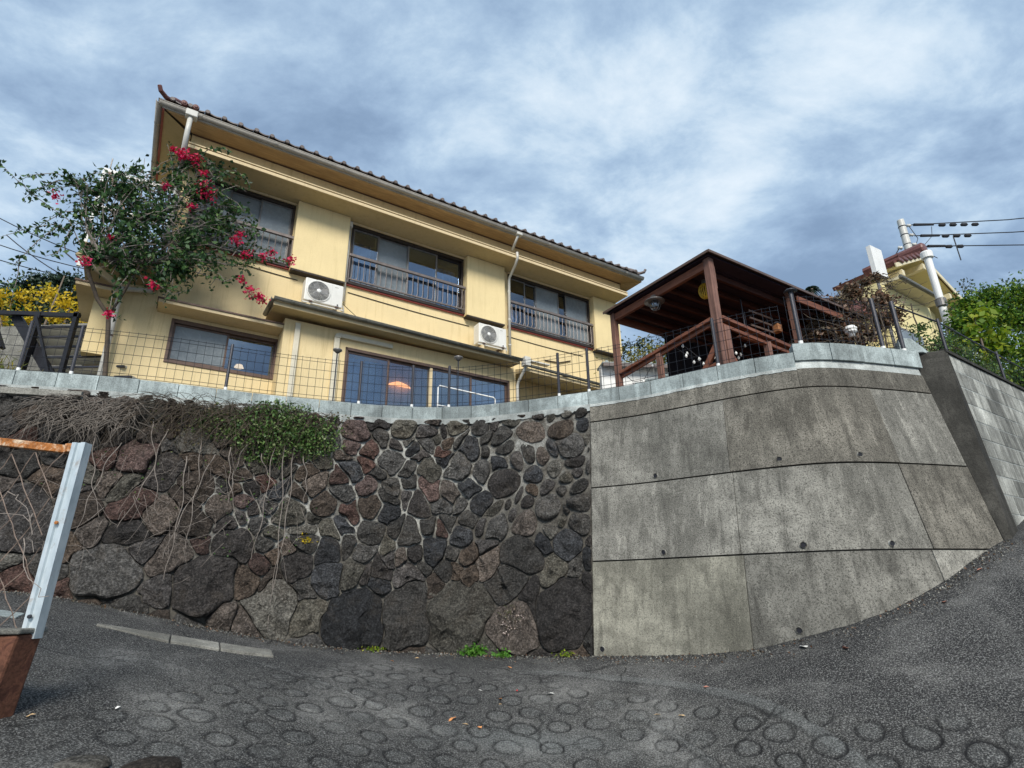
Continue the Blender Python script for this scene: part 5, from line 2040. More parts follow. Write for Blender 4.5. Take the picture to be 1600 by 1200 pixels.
# ================================================================== neighbour house on the right
NO = (-5.5 * math.sin(HA), 5.5 * math.cos(HA), 2.33)
nloc = (NO[0] + math.cos(HA) * 17.4, NO[1] + math.sin(HA) * 17.4, 2.33)
NH = thing("neighbour_house", "pale yellow gabled house with red tiles beyond the dried vine", "house", nloc, HA)
M["ncream"] = stucco("neighbour cream", (0.74, 0.64, 0.33), 0.3)
M["ntrim"] = plain("cream verge board", (0.66, 0.58, 0.38), 0.5, 0, 0.15, 5)


def npart(name, mb, mt, parent=None, **k):
    mb.v = [(x, y, z - 2.33) for x, y, z in mb.v]
    return part(name, mb, mt, parent or NH, **k)


npart("wall", MB().prism([(-2.0, 2.33), (1.9, 2.33), (1.9, 7.75), (0, 8.5), (-2.0, 7.62)], 0.7, 1.5), "ncream")
# roof slabs
rl = npart("roof", MB().prism([(-1.95, 7.86), (0, 8.74), (0, 8.86), (-2.0, 7.96)], -0.02, 1.6), "tile_red")
npart("roof", MB().prism([(2.6, 7.72), (0, 8.74), (0, 8.86), (2.65, 7.82)], -0.02, 1.6), "tile_red")
npart("soffit", MB().prism([(-1.9, 7.83), (0, 8.69), (0, 8.735), (-1.9, 7.875)], 0.03, 1.55), "ncream")
npart("soffit", MB().prism([(2.55, 7.69), (0, 8.69), (0, 8.735), (2.55, 7.73)], 0.03, 1.55), "ncream")
npart("verge_board", MB().prism([(-1.95, 7.79), (0, 8.66), (0, 8.78), (-1.98, 7.90)], -0.05, -0.022), "ntrim")
npart("verge_board", MB().prism([(2.6, 7.62), (0, 8.66), (0, 8.78), (2.63, 7.76)], -0.05, -0.022), "ntrim")
for k in range(6):
    x = -1.8 + k * 0.3
    npart("verge_tile", MB().box(x, x + 0.27, -0.10, 0.25, 8.02 + k * 0.136, 8.12 + k * 0.136), "tile_red", bev=0.02)
for y in (0.25, ):
    for x in (-1.5, 0, 1.3):
        zb = 8.45 - abs(x) * 0.44
        npart("purlin", MB().box(x - .07, x + .07, -0.0, 0.7, zb - .08, zb + .08), "ntrim")
npart("ridge_cap", MB().lathe((0, -0.12, 8.95), [(0.02, -0.04), (0.16, -0.03), (0.19, 0.0), (0.19, 0.6)], 12, "y"), "tile_red")
npart("ridge_cap", MB().tube([(0, -0.1, 9.05), (0, 1.5, 9.02)], 0.12, 0.14, 8), "tile_red")
# lower lean-to roof with gutter
npart("lean_to_roof", MB().prism([(-0.6, 7.18), (0.7, 6.45), (0.7, 6.62), (-0.6, 7.30)], -1.6, 2.0, "yz") if False else MB().box(-2.6, -0.35, -0.25, 0.7, 7.14, 7.22), "ntrim")
npart("gutter", MB().tube([(-2.6, -0.29, 7.20), (-0.3, -0.29, 7.18)], 0.045, 0.045, 8), "gutter_dark")
npart("lower_wall", MB().box(-2.9, -0.2, 0.1, 0.7, 2.33, 7.12), "ncream")
wf = npart("window", MB().box(-2.6, -1.3, 0.06, 0.098, 4.6, 6.0), "frame_grey")
npart("pane", MB().box(-2.53, -1.98, 0.04, 0.055, 4.68, 5.92), "frosted")
npart("pane", MB().box(-1.92, -1.37, 0.04, 0.055, 4.68, 5.92), "frosted")

# red tiled roof left of it, mostly behind the dried vine
rr2 = thing("red_tiled_roof", "low red tiled roof showing above the dried brown vine", "roof", (7.4, 12.2, 2.33), R(20))
part("roof_slab", MB().prism([(0.0, 4.0), (2.4, 4.0), (2.4, 4.5), (0.0, 3.95)], 0, 1.5), "tile_red", rr2)
for k in range(8):
    part("round_tile", MB().tube([(0.15 + k * 0.3, -0.04, 4.12 + k * 0.045), (0.15 + k * 0.3, 1.5, 4.2 + k * 0.045)], 0.06, 0.06, 8), "tile_red", rr2)
part("wall", MB().box(0.1, 2.3, 0.2, 1.3, 0, 3.95), "ncream", rr2)

# white vent pipe
vp = thing("vent_pipe", "white vent pipe with a round cap in front of the neighbouring gable", "pipe", (7.93, 9.5, 2.33))
part("pipe_shaft", MB().lathe((0, 0, 0), [(0.062, 0), (0.062, 3.58)], 18), "white", vp, smooth=False)
part("pipe_cap", MB().lathe((0, 0, 3.58), [(0.066, -0.05), (0.098, -0.04), (0.102, 0.07), (0.09, 0.095), (0.02, 0.10)], 18), "white", vp)
part("pipe_collar", MB().lathe((0, 0, 2.62), [(0.066, -0.12), (0.09, -0.10), (0.09, 0.04), (0.07, 0.06)], 18), "frame_grey", vp)
# white panel box on a mast
wb = thing("cabinet_box", "white two leaf box on a mast above the dried vine", "box", (7.37, 10.0, 2.33), R(30))
part("leaf_panel", MB().box(-0.20, -0.004, 0, 0.09, 3.47, 4.12), "white", wb, bev=0.004)
part("leaf_panel", MB().box(0.004, 0.20, 0, 0.09, 3.47, 4.12), "white", wb, bev=0.004)
part("mast", MB().tube([(0, 0.12, 0), (0, 0.12, 3.9)], 0.03, 0.03, 8), "frame_grey", wb)

# ================================================================== utility pole and lines
up = thing("utility_pole", "pale concrete utility pole with insulators above the red roof", "utility pole", (16.05, 20.0, 6.0))
part("pole_shaft", MB().lathe((0, 0, 0), [(0.20, 0), (0.13, 8.15), (0.125, 8.17)], 18), "pipe", up, smooth=False)
for z in (7.85, 7.45, 7.0, 6.4, 6.3):
    part("band", MB().lathe((0, 0, z), [(0.143, -0.02), (0.15, 0.0), (0.143, 0.02)], 16), "blackpost", up)
for z in (7.90, 7.45, 7.0):
    ins = part("insulator", MB().lathe((0.30, -0.02, z), [(0.01, -0.10), (0.07, -0.09), (0.03, -0.04), (0.07, 0.0), (0.03, 0.05), (0.01, 0.10)], 12, "x"), "pipe", up, smooth=True)
part("insulator", MB().lathe((-0.32, -0.02, 6.85), [(0.01, -0.10), (0.08, -0.08), (0.03, -0.03), (0.08, 0.02), (0.01, 0.10)], 12, "x"), "pipe", up, smooth=True)
part("stay_wire", MB().tube([(-0.4, 0, 6.8), (-1.6, -0.5, 5.4)], 0.02, 0.02, 5), "cable", up)
part("stay_wire", MB().tube([(0.3, 0, 6.9), (1.3, 0.3, 6.55)], 0.015, 0.015, 5), "cable", up)
part("stay_wire", MB().tube([(0.2, 0, 6.4), (-0.6, -0.3, 5.2)], 0.012, 0.012, 5), "cable", up)
part("stay_wire", MB().tube([(0.3, 0, 7.85), (0.5, 0, 7.3), (0.35, 0, 7.0)], 0.014, 0.014, 5), "cable", up)
part("stay_wire", MB().tube([(1.2, 0, 7.85), (1.1, 0, 7.4), (0.6, 0, 6.9)], 0.012, 0.012, 5), "cable", up)
part("spacer_rod", MB().tube([(1.95, 0.0, 7.35), (1.95, 0.0, 6.25)], 0.022, 0.022, 5), "cable", up)
for i, (z, ze, xs_, nm) in enumerate(((13.95, 15.0, 0.5, "topmost"), (13.42, 13.95, 0.65, "middle"), (12.92, 12.72, 0.85, "lowest"))):
    pl = thing("power_line", nm + " of the three black power lines leaving the utility pole", "power line", (16.05 + 0.4, 20, z), 0, "power lines right of the pole")
    part("wire", MB().tube([(0, 0, 0), (4.0, 0, 0.01 * i + (ze - z) * 0.16), (14, 0.0, ze - z + .1), (40, 0, (ze - z) * 3.2 + 1.5)], 0.022, 0.022, 5), "cable", pl)
    part("sleeve", MB().tube([(0.15 * i + 0.1, 0, 0.0), (0.9 + 0.1 * i, 0, 0.0)], 0.06, 0.05, 7), "cable", pl)
    for k in range(4 - i):
        part("sleeve_bead", MB().lathe((1.25 + 0.45 * k, 0, -0.03), [(0.01, -0.16), (0.07, -0.1), (0.075, 0.08), (0.01, 0.16)], 8, "x"), "cable", pl)
for i, (p0, p1) in enumerate((((-36, 30, 25.0), (-24.5, 30, 19.2)), ((-36, 30, 22.6), (-24, 30, 18.4)), ((-36, 30, 21.4), (-23.5, 30, 17.6)), ((-31, 30, 21.3), (-24, 30, 17.0)))):
    mid = [(p0[k] + p1[k]) / 2 for k in range(3)]
    pl = thing("overhead_cable", ["highest thin overhead cable crossing the sky at far left", "second thin overhead cable from the top at far left",
                                  "third thin overhead cable from the top at far left", "steepest thin overhead cable behind the bougainvillea at far left"][i], "cable", tuple(p0), 0, "overhead cables at left")
    pts = [Vector([(p1[k] - p0[k]) * t for k in range(3)]) - Vector((0, 0, 0.6 * 4 * t * (1 - t) * 0.6)) for t in np.linspace(0, 1.5, 14)]
    part("wire", MB().tube(pts, 0.03, 0.03, 4), "cable", pl)

# ================================================================== steel stair at the left
st = thing("steel_stair", "black steel garden stair with grey treads behind the fence at far left", "stairs", (-8.4, 9.0, 2.33))


def stp(name, mb, mt="black", **k):
    mb.v = [(x + 8.4, y - 9.0, z - 2.33) for x, y, z in mb.v]
    return part(name, mb, mt, st, **k)


stp("top_rail", MB().bar((-9.6, 8.9, 4.77), (-7.45, 8.9, 4.64), 0.07, 0.07))
stp("stringer", MB().bar((-8.66, 9.0, 4.72), (-7.45, 9.0, 3.2), 0.05, 0.16))
stp("stringer", MB().bar((-8.2, 9.7, 4.62), (-7.0, 9.7, 3.2), 0.05, 0.16))
stp("brace", MB().bar((-8.62, 8.9, 4.05), (-8.85, 8.9, 4.45), 0.10, 0.05))
stp("brace", MB().bar((-8.14, 8.85, 4.60), (-7.55, 8.85, 3.3), 0.04, 0.04))
stp("mast_post", MB().bar((-8.22, 8.9, 2.4), (-8.15, 8.9, 4.7), 0.09, 0.09))
stp("corner_post", MB().bar((-7.50, 8.9, 2.4), (-7.50, 8.9, 4.70), 0.07, 0.07))
for k in range(9):
    z = 4.50 - k * 0.19
    x = -8.55 + k * 0.16
    stp("tread", MB().box(x, x + 1.35, 9.05, 9.35, z - 0.02, z + 0.02), "pipe")
    stp("tread_edge", MB().box(x, x + 1.35, 9.01, 9.045, z - 0.022, z + 0.012), "blackpost")
pth = thing("garden_wall", "low grey plastered wall behind the steel stair", "wall", (-9.3, 10.3, 2.33), R(-3))
part("wall_face", MB().box(-2.2, 2.3, 0, 0.15, 0, 2.85), "slab", pth)

# ================================================================== plants


def plant(name, label, cat, loc, clusters, mt, L, Wd, dens, droop=-0.2, seed=1, group=None, squash=0.8, shell=0.3, trunk=None, foliage="foliage", depth=1.0):
    g = np.random.default_rng(seed)
    t = thing(name, label, cat, loc, 0, group)
    C = blob_pts(clusters, dens, g, squash, shell, depth)
    quadsw(foliage, leafquads(C, L, Wd, droop, rg=g), mt, t, "stuff")
    if trunk:
        a = MB()
        for pts, r0, r1 in trunk:
            a.tube(pts, r0, r1, 6)
        partw("branch", a, "bark", t, smooth=True)
    return t


# --- bougainvillea
BG = thing("bougainvillea", "large bougainvillea with dark leaves and magenta flowers climbing the left end of the house", "climbing shrub", (-6.52, 8.5, 2.33))
bcl = [(-6.98, 7.99, 6.5, 0.41), (-6.62, 8.22, 6.68, 0.44), (-6.67, 8.19, 5.99, 0.57), (-6.26, 8.45, 6.44, 0.58), (-6.31, 8.42, 5.64, 0.6), (-5.88, 8.7, 6.07, 0.65), (-5.5, 8.95, 6.51, 0.55), (-5.8, 8.75, 5.45, 0.42), (-5.34, 9.05, 5.89, 0.45), (-5.19, 9.15, 6.94, 0.3), (-5.76, 8.78, 7.1, 0.36), (-5.51, 8.94, 7.67, 0.16), (-4.92, 9.33, 6.63, 0.18), (-6.07, 8.58, 5.1, 0.29), (-6.39, 8.37, 5.17, 0.25), (-4.95, 9.31, 6.05, 0.24), (-6.77, 8.12, 5.7, 0.32), (-7.05, 7.94, 6.07, 0.25), (-6.1, 8.56, 7.07, 0.34), (-5.93, 8.67, 7.75, 0.20), (-7.21, 7.84, 6.58, 0.14), (-6.6, 8.23, 7.1, 0.2), (-6.79, 8.11, 5.32, 0.2)]
bsh = [[(-6.69, 8.06, 5.04), (-6.93, 7.9, 5.43), (-7.1, 7.79, 5.78), (-7.48, 7.54, 6.03), (-7.75, 7.37, 6.26), (-7.95, 7.24, 6.46), (-8.3, 7.1, 6.8)], [(-7.02, 7.84, 5.57), (-7.24, 7.7, 5.65), (-7.45, 7.56, 5.5), (-7.72, 7.39, 5.21)], [(-7.18, 7.74, 5.68), (-7.35, 7.63, 5.31), (-7.45, 7.56, 4.98), (-7.51, 7.52, 4.79)], [(-6.85, 7.95, 6.08), (-7.1, 7.79, 6.47), (-7.31, 7.65, 6.67)], [(-7.48, 7.54, 4.97), (-7.44, 7.57, 4.65), (-7.42, 7.58, 4.11)], [(-5.7, 8.7, 7.04), (-5.41, 8.89, 7.62), (-5.03, 9.13, 7.6)], [(-5.42, 8.88, 6.89), (-4.96, 9.18, 6.96), (-4.85, 9.25, 6.79)], [(-5.66, 8.72, 5.43), (-5.14, 9.06, 5.36), (-4.92, 9.21, 5.58), (-4.83, 9.27, 5.34), (-4.72, 9.34, 5.18), (-4.53, 9.46, 5.18)], [(-6.18, 8.39, 6.8), (-5.93, 8.55, 7.46), (-5.71, 8.7, 7.76)], [(-6.01, 8.5, 5.05), (-5.75, 8.66, 4.89), (-5.53, 8.81, 5.07)], [(-6.32, 8.3, 5.06), (-6.44, 8.22, 4.66), (-6.43, 8.23, 4.32), (-6.27, 8.33, 4.25)], [(-5.62, 8.75, 5.71), (-5.1, 9.09, 5.71), (-4.67, 9.37, 6.01), (-4.24, 9.65, 6.14)], [(-6.06, 8.46, 7.14), (-6.13, 8.42, 7.53), (-6.23, 8.36, 7.84)], [(-7.06, 7.81, 5.61), (-7.12, 7.77, 5.17), (-7.24, 7.7, 5.06)], [(-5.45, 8.86, 7.16), (-5.2, 9.02, 7.43), (-5.05, 9.12, 7.36)]]
bfl = [(-5.94, 8.48, 7.69, 0.143), (-5.8, 8.57, 7.66, 0.129), (-6.0, 8.44, 7.69, 0.086), (-5.63, 8.69, 7.17, 0.112), (-5.55, 8.74, 7.02, 0.167), (-5.72, 8.63, 6.67, 0.068), (-6.11, 8.37, 6.93, 0.069), (-7.28, 7.61, 6.12, 0.081), (-6.79, 7.93, 5.11, 0.09), (-5.97, 8.46, 4.96, 0.089), (-6.4, 8.19, 4.3, 0.087), (-5.05, 9.06, 6.24, 0.108), (-5.02, 9.08, 6.39, 0.068), (-4.88, 9.17, 5.99, 0.093), (-4.52, 9.4, 6.17, 0.094), (-4.22, 9.6, 6.11, 0.108), (-4.65, 9.32, 6.05, 0.067), (-4.88, 9.17, 5.46, 0.065), (-4.75, 9.25, 5.27, 0.104), (-4.56, 9.38, 5.16, 0.103), (-6.12, 8.37, 7.74, 0.043), (-6.57, 8.08, 5.64, 0.053), (-4.62, 9.34, 5.22, 0.078), (-5.66, 8.67, 7.44, 0.071)]
gb = np.random.default_rng(3)
trk = [(-6.50, 8.5, 2.33), (-6.52, 8.59, 3.38), (-6.6, 8.53, 4.13), (-6.62, 8.48, 4.41), (-6.78, 8.36, 4.66), (-6.92, 8.2, 5.08), (-6.9, 8.15, 5.5)]
partw("trunk", MB().tube(trk, 0.038, 0.03, 8), "twig_dark", BG, smooth=True)
partw("trunk", MB().tube([(-6.62, 8.48, 4.41), (-6.4, 8.4, 4.8), (-6.25, 8.4, 5.3), (-5.9, 8.6, 5.9)], 0.022, 0.014, 7), "twig_dark", BG, smooth=True)
a = MB()
tips = []
cen = np.array([c[:3] for c in bcl])
hub = np.array([-6.75, 8.15, 5.3])
for c in bcl:
    for k in range(9):
        e = np.array(c[:3]) + gb.normal(0, c[3] * 0.55, 3) * np.array([1, .6, 1])
        s_ = hub if k % 3 == 0 else cen[gb.integers(len(cen))] * 0.5 + np.array(c[:3]) * 0.5
        q_ = wob(s_, e, 7, 0.04, -0.06, gb)
        a.tube(q_, 0.012, 0.004, 4)
        tips += [p for p in q_[2:]]
for k in range(46):
    c = bcl[gb.integers(len(bcl))]
    t_ = gb.uniform(0, 6.28)
    p0 = np.array(c[:3])
    e = p0 + np.array([math.cos(t_) * gb.uniform(.4, .85), gb.uniform(-.25, .1), math.sin(t_) * gb.uniform(.35, .7)])
    mid = (p0 + e) / 2 + np.array([0, 0, 0.12])
    bsh.append([tuple(p0), tuple(mid), tuple(e), tuple(e + (e - mid) * .35 - np.array([0, 0, .1]))])
for s_ in bsh:
    a.tube(s_, 0.009, 0.003, 5)
partw("stems", a, "twig", BG, kind="stuff", fix=False)
C1 = blob_pts(bcl, 2300, gb, 0.85, 0.10, 0.7)
tp = np.array(tips)
C2 = np.repeat(tp, 3, 0) + gb.normal(0, 0.05, (len(tp) * 3, 3))
sp = []
for s_ in bsh:
    s_ = np.array(s_)
    for i in range(len(s_) - 1):
        n = int(np.linalg.norm(s_[i + 1] - s_[i]) * 46)
        t = gb.uniform(0, 1, (n, 1))
        sp.append(s_[i] + (s_[i + 1] - s_[i]) * t + gb.normal(0, 0.022, (n, 3)))
# only the clumpy part of the volume keeps leaves, so that the sky shows through
keep = fbm2(C1[:, 0] + C1[:, 1] * .4, C1[:, 2], 6.5, 44, 3) > -0.06
C1 = C1[keep]
quadsw("foliage", leafquads(np.concatenate([C1, C2]), 0.092, 0.055, -0.35, rg=gb), "leaf_boug", BG, "stuff")
quadsw("shoot_leaves", leafquads(np.concatenate(sp), 0.085, 0.05, -0.5, rg=gb), "leaf_boug", BG, "stuff")
fc = MB()
for i, (x, y, z, r) in enumerate(bfl):
    n = int(20 + 1400 * r * r * 2.2)
    C = np.array([x, y, z]) + gb.normal(0, r * 0.45, (n, 3))
    quadsw("flower_cluster", leafquads(C, 0.052, 0.045, -0.1, rg=gb), "flower", BG, "stuff")

# --- green bush spilling over the stone wall


def wallpts(cl, g, dens):
    out = []
    for s, z, rs_, rz2, o in cl:
        n = int(dens * rs_ * rz2)
        t = g.uniform(0, 2 * math.pi, n)
        r = np.sqrt(g.uniform(0, 1, n)) * (1 + 0.22 * np.sin(t * 7 + s) + 0.15 * np.sin(t * 13 + z * 5))
        S_, Z_ = s + rs_ * r * np.cos(t), z + rz2 * r * np.sin(t)
        O_ = g.uniform(0, 1, n) * o * np.sqrt(np.maximum(0.05, 1 - r * r * .8)) + 0.03
        out += [W(a_ + S0, b_, c_) for a_, b_, c_ in zip(S_, Z_, O_)]
    return np.array(out)


g = np.random.default_rng(8)
BS = thing("creeper_bush", "small leaved green creeper spilling over the top of the stone wall", "bush", tuple(W(S0 - 3.9, 2.2)))
C = wallpts([(-3.75, 1.98, 0.42, 0.20, 0.28), (-4.15, 2.02, 0.45, 0.22, 0.30), (-3.95, 1.80, 0.45, 0.22, 0.28), (-3.60, 1.80, 0.28, 0.22, 0.2), (-4.4, 1.86, 0.30, 0.22, 0.22), (-4.05, 2.22, 0.35, 0.10, 0.2), (-4.7, 1.95, .3, .2, .15), (-4.2, 1.6, .3, .12, .12)], g, 9000)
quadsw("foliage", leafquads(C, 0.036, 0.026, -0.1, rg=g), "leaf_bush", BS, "stuff")
C = wallpts([(-4.9, 1.92, 0.55, 0.26, 0.15), (-4.5, 2.05, 0.6, 0.16, 0.2), (-3.45, 2.12, 0.3, 0.12, 0.12)], g, 3600)
quadsw("dry_leaves", leafquads(C, 0.030, 0.022, -0.2, rg=g), "leaf_dry", BS, "stuff")
a = MB()
for k in range(230):
    s, z = g.uniform(-5.4, -3.4), g.uniform(1.95, 2.2)
    ds, dz = g.normal(-0.25, 0.35), g.uniform(-0.75, 0.05)
    pts = [W(s + S0 + ds * t, z + dz * t * t + 0.10 * math.sin(t * 3.1) * (1 if k % 2 else .3), 0.05 + 0.16 * math.sin(t * 3.0)) for t in np.linspace(0, 1, 6)]
    a.tube(pts, 0.0035, 0.0018, 4)
partw("twigs", a, "twig_dark", BS, kind="stuff", fix=False)
M["twig_mid"] = plain("weathered twig", (0.15, 0.13, 0.11), 0.85, 0, 0.5, 14, 0.3)
DT = thing("dry_creeper", "bleached leafless creeper hanging from the left end of the stone wall", "dead creeper", tuple(W(S0 - 6, 2.1)))
a = MB()
for k in range(300):
    s, z = g.uniform(-6.4, -5.5), g.uniform(1.78, 2.12)
    ds, dz = g.normal(-0.12, 0.20), g.uniform(-0.40, -0.08)
    pts = [W(s + S0 + ds * t + 0.02 * math.sin(t * 9 + k), z + dz * t ** 1.6, 0.03 + 0.17 * math.sin(0.4 + t * 2.4)) for t in np.linspace(0, 1, 7)]
    a.tube(pts, 0.0045, 0.002, 4)
partw("twigs", a, "twig_mid", DT, kind="stuff", fix=False)
VN = thing("hanging_vines", "thin bare vines trailing down the stone wall below the creeper", "vines", tuple(W(S0 - 4.4, 1.6)))
a = MB()
for (s, z0, z1, ds) in ((-3.95, 1.75, -0.3, 0.03), (-4.05, 1.7, 0.4, -0.15), (-4.9, 1.7, 0.5, 0.1), (-5.2, 1.8, 0.7, -0.25), (-4.6, 1.65, 0.9, 0.2), (-4.4, 1.7, 1.0, -0.12), (-3.75, 1.6, 1.0, 0.1), (-5.0, 1.5, 0.2, 0.05),
                        (-5.6, 1.6, 0.6, -0.2), (-4.75, 1.55, 0.4, -0.25), (-4.2, 1.6, 1.1, 0.2), (-5.35, 1.9, 0.9, 0.15), (-5.9, 1.7, 0.8, 0.3), (-3.85, 1.7, 0.1, -0.06)):
    pts = [W(s + S0 + ds * t + 0.03 * math.sin(t * 4 + s * 5) + 0.012 * math.sin(t * 17 + s), z0 + (z1 - z0) * t, 0.10 + 0.025 * math.sin(t * 11)) for t in np.linspace(0, 1, 22)]
    a.tube(pts, 0.0055, 0.0025, 5)
for k in range(90):
    s, z = g.uniform(-6.2, -3.6), g.uniform(0.5, 1.6)
    ds, dz = g.normal(0, 0.25), g.uniform(-0.4, 0.1)
    pts = [W(s + S0 + ds * t, z + dz * t + 0.05 * math.sin(t * 5 + k), 0.09 + 0.02 * math.sin(t * 7)) for t in np.linspace(0, 1, 6)]
    a.tube(pts, 0.0022, 0.0012, 4)
partw("vine_stems", a, "twig", VN, kind="stuff", fix=False)
C = wallpts([(-5.0, 1.3, 1.0, 0.4, 0.06), (-4.3, 0.9, 0.8, 0.5, 0.05)], g, 180)
quadsw("vine_leaves", leafquads(C, 0.03, 0.02, -0.2, rg=g), "leaf_bush", VN, "stuff")


def small_plant(s, z, r, n, mt, L, label, name="weed", out=0.10, h=0.12, flowers=None):
    p = W(s + S0, z, 0.03)
    p[2] = max(p[2], z)
    t = thing(name, label, "weed" if name == "weed" else "plant", tuple(p))
    C = np.stack([p[0] + g.normal(0, r * .5, n), p[1] - np.abs(g.normal(0, out * .5, n)), p[2] + np.abs(g.normal(0, h * .45, n))], 1)
    quadsw("leaves", leafquads(C, L, L * .6, 0.5, rg=g), mt, t, "stuff")
    return t


zb = lambda s: float(footz(s + S0))
small_plant(-1.36, zb(-1.36), 0.14, 240, "weed", 0.04, "bright green weed at the stone wall foot, left of the dry flower clump", h=.10)
small_plant(-1.02, zb(-1.02) - .01, 0.09, 130, "weed", 0.035, "small green weed at the wall foot directly below the dry flower clump", h=.06)
small_plant(-0.30, zb(-.3), 0.10, 90, "leaf_green", 0.025, "tiny pale weed at the wall foot next to the concrete panels", h=.05)
small_plant(-2.75, zb(-2.75), 0.12, 90, "leaf_green", 0.025, "tiny yellowish weed under the biggest dark foot stone", h=.03)
small_plant(-3.62, 0.58, 0.07, 60, "leaf_yellow", 0.03, "small yellow fern tuft in a joint of the stone wall", "fern", .04, .09)
fl = thing("dry_flower_clump", "clump of pale dry flower heads on a foot stone of the stone wall", "plant", tuple(W(S0 - 0.9, -0.4, 0.1)))
C = wallpts([(-0.90, -0.30, 0.14, 0.16, 0.10)], g, 4000)
quadsw("flower_heads", leafquads(C, 0.022, 0.018, 0.2, rg=g), NT_M if False else "twig", fl, "stuff")
M["palepink"] = leafm("pale pink dry florets", [(0.35, 0.27, 0.24), (0.50, 0.42, 0.38), (0.22, 0.17, 0.13)], 0.2)
fl.children[0].data.materials[0] = M["palepink"]
C = wallpts([(-0.92, -0.22, 0.13, 0.14, 0.10)], g, 5000)
quadsw("dry_stems", leafquads(C, 0.05, 0.006, 0.2, rg=g), "leaf_dry", fl, "stuff")

# --- yellow shrub and trees at far left
plant("yellow_shrub", "yellow autumn leaved shrub in front of the steel stair at far left", "shrub", (-10.9, 10.9, 2.4),
      [(-10.9, 10.9, 6.15, 0.40), (-10.45, 10.9, 6.2, 0.36), (-9.95, 10.9, 6.25, 0.34), (-9.55, 10.9, 6.05, 0.36), (-9.1, 10.9, 5.85, 0.33), (-9.6, 10.9, 5.65, 0.38), (-10.2, 10.9, 5.65, 0.42), (-10.9, 10.9, 5.6, 0.4), (-8.95, 10.9, 5.5, 0.28), (-9.3, 10.9, 6.35, 0.16), (-8.65, 10.9, 5.7, 0.22)],
      "leaf_yellow", 0.085, 0.055, 1200, -0.5, 21, trunk=[([(-10, 10.9, 2.4), (-9.9, 10.9, 4.6), (-9.6, 10.8, 6.6)], 0.05, 0.012), ([(-10, 10.9, 3.5), (-10.6, 10.9, 5.2), (-11.1, 10.8, 6.5)], 0.035, 0.01), ([(-10, 10.9, 3.8), (-9.3, 10.9, 5.2), (-8.9, 10.8, 6.4)], 0.035, 0.01)], depth=.8)
plant("conifer_tree", "dark flat topped conifer behind the yellow shrub at left", "tree", (-22, 25, 8),
      [(-23.3, 25, 15.0, .9), (-24.2, 25.2, 14.7, 1.0), (-23.8, 25, 13.6, 1.3), (-22.4, 25, 15.0, .8), (-21.6, 25, 14.9, .9), (-20.9, 25, 14.4, .9), (-20.2, 25, 13.8, .9), (-22.6, 25, 14.4, .8), (-21.5, 25, 13.9, 1.2), (-20.4, 25, 12.9, 1.1), (-19.8, 25, 12.2, 1.0), (-22.5, 25, 12.8, 1.3), (-21.3, 25, 12.0, 1.3), (-23, 25.5, 11.5, 1.5), (-20.5, 25, 11.2, 1.3), (-22, 25, 10.6, 1.5), (-19.3, 25, 11.6, .9)],
      "leaf_dark", 0.22, 0.10, 700, -0.1, 22, squash=.45, trunk=[([(-21.5, 25, 7), (-21.5, 25, 14.4)], 0.2, 0.08)])
plant("round_tree", "dark green round tree behind the yellow shrub at the left edge", "tree", (-25, 25, 8),
      [(-25.5, 25, 14.3, 1.3), (-24.2, 25, 13.6, 1.2), (-23.3, 25, 12.8, 1.2), (-26.5, 25, 13.6, 1.3), (-22.3, 25, 11.8, 1.4), (-25, 25, 12.2, 1.5), (-26, 25, 11, 1.6), (-23.8, 25, 10.8, 1.5), (-27, 25, 12.5, 1.5)],
      "leaf_tree", 0.20, 0.12, 330, -0.2, 23, trunk=[([(-25, 25, 7), (-24.8, 25, 13.5)], 0.2, 0.08)])
plant("grass_tuft", "yellow brown tall grass tuft behind the coping at the left edge", "grass", (-7.7, 8.2, 2.33),
      [(-7.95, 8.2, 3.35, 0.38), (-7.6, 8.2, 3.2, 0.36), (-7.25, 8.2, 3.05, 0.3), (-8.2, 8.2, 3.7, 0.3)], "bamboo", 0.16, 0.014, 900, 0.9, 24, foliage="blades")
# --- right hand trees
plant("leafy_tree", "dense green and yellow leaved tree at the right edge above the block wall", "tree", (8.6, 9.2, 2.4),
      [(8.0, 9.0, 4.35, 0.42), (8.5, 9.1, 4.45, 0.5), (9.1, 9.3, 4.5, 0.5), (9.7, 9.5, 4.3, 0.6), (8.2, 9.0, 3.8, 0.5), (8.9, 9.1, 3.75, 0.6), (9.6, 9.3, 3.6, 0.6), (7.7, 8.9, 3.9, 0.35), (8.4, 8.9, 3.2, 0.5), (9.2, 9.0, 3.0, 0.6), (7.9, 8.9, 3.3, .4), (7.65, 8.9, 4.2, 0.34), (7.3, 8.8, 3.75, 0.34), (7.95, 9, 4.6, 0.34), (8.4, 9, 4.78, 0.36), (9, 9.1, 4.85, 0.42), (9.6, 9.3, 4.9, .4), (7.2, 8.7, 3.3, .35), (8.6, 8.8, 2.7, .5), (9.6, 9.2, 2.6, .6), (10.2, 9.8, 3.6, .6)],
      "leaf_tree", 0.062, 0.040, 6500, -0.3, 31, trunk=[([(8.6, 9.3, 2.4), (8.7, 9.3, 4.5)], 0.06, 0.02), ([(8.6, 9.3, 3), (9.4, 9.4, 4.7)], 0.04, 0.015)], depth=.7)
plant("big_leaf_shrub", "shrub with large yellow green leaves beside the white vent pipe", "shrub", (7.7, 8.6, 2.4),
      [(7.75, 8.6, 4.2, 0.30), (7.45, 8.55, 3.95, 0.22), (7.9, 8.6, 3.85, 0.28), (7.3, 8.5, 3.65, 0.2), (7.6, 8.5, 3.45, 0.25)], "leaf_green", 0.14, 0.07, 900, -0.8, 32,
      trunk=[([(7.7, 8.7, 2.4), (7.65, 8.6, 4.2)], 0.03, 0.012)])
